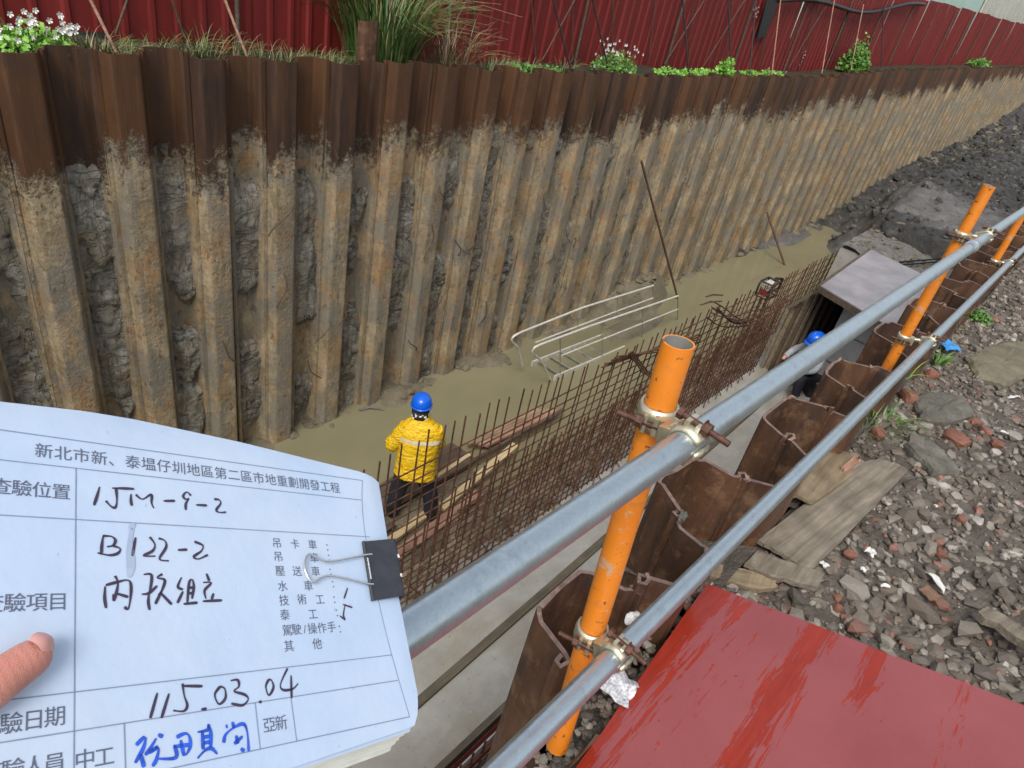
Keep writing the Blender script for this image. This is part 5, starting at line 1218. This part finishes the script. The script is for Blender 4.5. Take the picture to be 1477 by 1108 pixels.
# handwriting
def strokes(lst, ox, oy, s, w, mb):
    for st_ in lst: ribbon(mb, [pg(ox + a / s, oy + b / s) for a, b in st_], w)
mb = MB()
strokes([[(155, 85), (130, 175), (100, 265)], [(275, 98), (380, 100), (490, 105)], [(312, 90), (322, 180), (318, 260), (295, 288), (255, 265), (215, 220)], [(460, 155), (458, 215), (467, 270)], [(505, 160), (570, 205), (655, 160), (658, 240), (680, 292)], [(775, 222), (885, 220)], [(1040, 170), (1000, 135), (965, 170), (985, 205), (1022, 196)], [(1020, 198), (990, 250), (990, 310)], [(1090, 260), (1195, 265)], [(1265, 205), (1310, 210), (1328, 245), (1285, 310), (1320, 333), (1380, 330)]], 120, 690, 6.7136, 1.15, mb)
mb.build('position_note', M['ink'], top, kind='stuff'); mb = MB()
strokes([[(135, 100), (120, 200), (115, 300)], [(130, 100), (220, 105), (265, 145), (240, 200), (175, 215)], [(240, 205), (315, 235), (290, 285), (200, 305), (75, 280)], [(480, 115), (445, 315)], [(630, 110), (685, 190), (660, 260), (565, 310), (690, 315)], [(725, 125), (790, 150), (805, 220), (735, 345), (835, 365)], [(930, 250), (1030, 245)], [(1105, 160), (1195, 200), (1180, 260), (1100, 320), (1150, 345), (1250, 300)],
         [(155, 635), (150, 760), (165, 870)], [(160, 625), (270, 595), (390, 570), (430, 620), (425, 760), (400, 875), (360, 855)], [(260, 525), (290, 590), (280, 680), (245, 790), (240, 720)], [(285, 715), (400, 750)], [(565, 510), (650, 520), (630, 700)], [(545, 720), (620, 710), (710, 630)], [(625, 700), (615, 800), (630, 890)],
         [(765, 505), (710, 545), (790, 570), (760, 680), (720, 730)], [(760, 680), (690, 825)], [(740, 700), (865, 830)], [(970, 540), (930, 640), (985, 670)], [(985, 690), (925, 815)], [(1080, 560), (1050, 600), (1030, 820)], [(1085, 560), (1100, 640), (1080, 770)], [(1050, 650), (1090, 650)], [(1045, 710), (1085, 710)], [(990, 825), (1140, 810)],
         [(1235, 500), (1265, 580)], [(1200, 595), (1285, 600), (1215, 680), (1230, 770)], [(1310, 710), (1290, 775)], [(1195, 795), (1400, 785)]], 130, 760, 7.385, 1.15, mb)
mb.build('item_note', M['ink'], top, kind='stuff'); mb = MB()
strokes([[(155, 295), (95, 510)], [(255, 300), (190, 510)], [(375, 235), (540, 238)], [(370, 215), (385, 320), (410, 400), (380, 450), (290, 445)], [(530, 435), (575, 432)], [(690, 240), (645, 310), (680, 390), (735, 340), (730, 260), (690, 240)], [(780, 190), (840, 185), (850, 240), (810, 280), (900, 310), (930, 350), (880, 400), (785, 385)], [(1020, 370), (1045, 372)], [(1105, 180), (1080, 240), (1105, 315), (1145, 250), (1130, 190), (1105, 180)], [(1265, 85), (1205, 220), (1230, 270), (1310, 260), (1355, 215)], [(1295, 145), (1300, 340)]], 200, 950, 5.908, 1.1, mb)
mb.build('date_note', M['ink'], top, kind='stuff'); mb = MB()
strokes([[(705, 515), (675, 605)], [(665, 655), (745, 680)], [(685, 650), (670, 740), (685, 785)], [(640, 750), (685, 785)]], 380, 760, 5.832, .9, mb)
mb.build('count_note', M['ink'], top, kind='stuff')
mb = MB()
strokes([[(205, 240), (115, 335)], [(220, 250), (190, 370), (105, 525)], [(165, 430), (200, 570)], [(330, 260), (260, 380), (210, 440)], [(270, 400), (350, 350), (250, 420)], [(360, 370), (330, 490), (290, 560)], [(350, 220), (400, 245)], [(340, 480), (540, 465), (520, 330)], [(545, 250), (640, 210), (685, 250), (690, 350), (650, 430), (610, 430)], [(520, 350), (680, 330)], [(590, 280), (620, 430)],
         [(770, 195), (880, 170), (885, 110)], [(880, 110), (910, 200), (910, 370)], [(820, 180), (830, 380)], [(830, 250), (900, 240)], [(830, 310), (905, 300)], [(770, 475), (850, 390), (920, 370), (980, 430)], [(1050, 310), (1070, 220), (1170, 140), (1260, 110), (1300, 200), (1315, 400)], [(1140, 85), (1160, 150)], [(1070, 140), (1090, 130)], [(1180, 230), (1200, 320)], [(1250, 240), (1160, 320)], [(1230, 370), (1270, 400)]], 180, 1030, 7.385, 1.4, mb)
mb.build('signature', M['blue'], top, kind='stuff')
mb = MB(); strokes([[(440, 20), (420, 200), (430, 420), (410, 540)]], 130, 760, 7.385, 3.2, mb); strokes([[(490, 440), (450, 490)]], 120, 690, 6.7, 2.2, mb); mb.build('smudge', M['smudge'], top)
# binder clip
cl = thing('binder_clip', 'black binder clip with wire handle on the right edge of the paper stack', 'clip', PP(8, 0, 0))
def clipq(h, k=0): return [PP(*pg(*Z5(*p)), h) for p in ((822, 132), (1082, 122), (1160, 600), (902, 630))]
q = clipq(2.2); q2 = clipq(1.4)
mb = MB(); base = [PP(-8.3, 14.2, .5), PP(-8.3, 14.2, .5)]
ca, cb, cc, cd = [pg(*Z5(*p)) for p in ((822, 132), (1082, 122), (1160, 600), (902, 630))]
def cpt(s, t, h):
    a = (Vector(ca) * (1 - t) + Vector(cd) * t) * (1 - s) + (Vector(cb) * (1 - t) + Vector(cc) * t) * s; return PP(a.x, a.y, h)
prof = [(0.0, .9), (.10, 1.7), (.9, 4.2), (1.0, 3.0), (1.0, -6.0), (.9, -8.5), (0, -7.6)]
vs = []
for t in (0, .5, 1): vs += [cpt(s, t, h) for s, h in prof] + [cpt(s - .01 if s > .5 else s, t, h - (.5 if h > 0 else -.5)) for s, h in prof]
n = len(prof); fs = []
for j in range(2):
    for i in range(n - 1):
        a = j * 2 * n + i; fs.append((a, a + 1, a + 1 + 2 * n, a + 2 * n)); a += n; fs.append((a, a + 2 * n, a + 1 + 2 * n, a + 1))
for j in (0, 2):
    for i in range(n - 1): a = j * 2 * n + i; fs.append((a, a + n, a + n + 1, a + 1))
mb.add(vs, fs); mb.build('clip_body', M['clipb'], cl)
mb = MB(); mb.tube([cpt(.015, t, 1.5) for t in (0, .2, .5, .8, 1)], .9 * PS, 10); mb.build('rolled_edge', M['clipb'], cl)
for t0, t1 in ((.30, .66),):
    mb = MB(); mb.tube([cpt(.03, t0, 2.3), cpt(.03, t1, 2.3)], .55 * PS, 8); mb.build('spring_edge', M['chrome'], cl)
hp = [(890, 245), (845, 245), (700, 280), (560, 308), (490, 314), (440, 290), (385, 255), (345, 240), (318, 290), (310, 370), (335, 435), (372, 488), (400, 490), (440, 450), (500, 425), (560, 432), (700, 460), (860, 500), (900, 496)]
mb = MB(); P = [PP(*pg(*Z5(a, b)), 2.2 if a > 800 else 3.0) for a, b in hp]; Q = []
for i in range(len(P) - 1): Q += [P[i], P[i].lerp(P[i + 1], .5)]
Q.append(P[-1])
for _ in range(2): Q = [Q[0]] + [(Q[i - 1] + Q[i] * 2 + Q[i + 1]) / 4 for i in range(1, len(Q) - 1)] + [Q[-1]]
mb.tube(Q, .62 * PS, 10); mb.build('wire_handle', M['chrome'], cl)
mb = MB()
for a, b, r in ((1095, 268, .9), (1118, 428, .8)):
    u_, v_ = pg(*Z5(a, b)); mb.box(PP(u_, v_, 4.15), (r * 1.5 * PS, r * 2 * PS, .3 * PS), Matrix((PU, PV, PN)).transposed(), 0, .2 * PS)
mb.build('scuff', M['white'], cl)

# the hand that holds the sheets: thumb on the front, fingers behind
hn = thing('hand', 'bare hand with the thumb pressed on the paper form at the left edge', 'hand', PP(-230, -50, -10))
def hp_(px, py, h): a, b = pg(px, py); return PP(a, b, h)
th = [(PP(-205, -50, -4), .0118), (hp_(-60, 1022, 6.5), .0108), (hp_(-28, 1004, 6.4), .0108), (hp_(4, 978, 5.6), .0098), (hp_(28, 962, 5.2), .0096), (hp_(46, 950, 4.6), .0086), (hp_(58, 942, 3.9), .0056)]
pts = [(PP(-250, -60, -8), .028), (PP(-228, -56, -8), .022)] + th
ed = [(0, 1), (1, 2)] + [(i, i + 1) for i in range(2, 8)]
k0 = len(pts); pts += [(PP(-300, -75, -8), .030), (PP(-360, -95, -8), .028)]; ed += [(0, k0), (k0, k0 + 1)]
for i in range(4):
    b = -80 + 22 * i; L = (24, 30, 32, 27)[i]; k = len(pts)
    pts += [(PP(-246, b, -11), .0105), (PP(-218, b + 2, -17), .0095), (PP(-218 + L, b + 5, -17.5), .0085), (PP(-205 + L * 1.5, b + 6, -15), .0065)]; ed += [(0, k), (k, k + 1), (k + 1, k + 2), (k + 2, k + 3)]
skin('palm', pts, ed, M['skin'], hn, 2)
# thumb nail
mb = MB(); vs = []; nq = 7
ax0 = hp_(36, 950, 0); ax1 = hp_(61, 932, 0); dv = (ax1 - ax0); Ln = dv.length; dv.normalize(); sv_ = PN.cross(dv).normalized()
cen0 = hp_(36, 952, 0) + sv_ * .0012
for i in range(nq):
    s = i / (nq - 1)
    for j in range(nq):
        t = j / (nq - 1) * 2 - 1; wv = .0060 * (1 - .45 * max(0, s - .6) ** 1.2 * 2) * (1 - .25 * max(0, .3 - s) * 2)
        vs.append(cen0 + dv * Ln * s + sv_ * (wv * t) + PN * ((11.9 - 2.9 * s * s - 2.6 * t * t) * PS))
mb.add(vs, [(i * nq + j, (i + 1) * nq + j, (i + 1) * nq + j + 1, i * nq + j + 1) for i in range(nq - 1) for j in range(nq - 1)], 0, True)
mb.build('thumb_nail', M['nail'], hn)
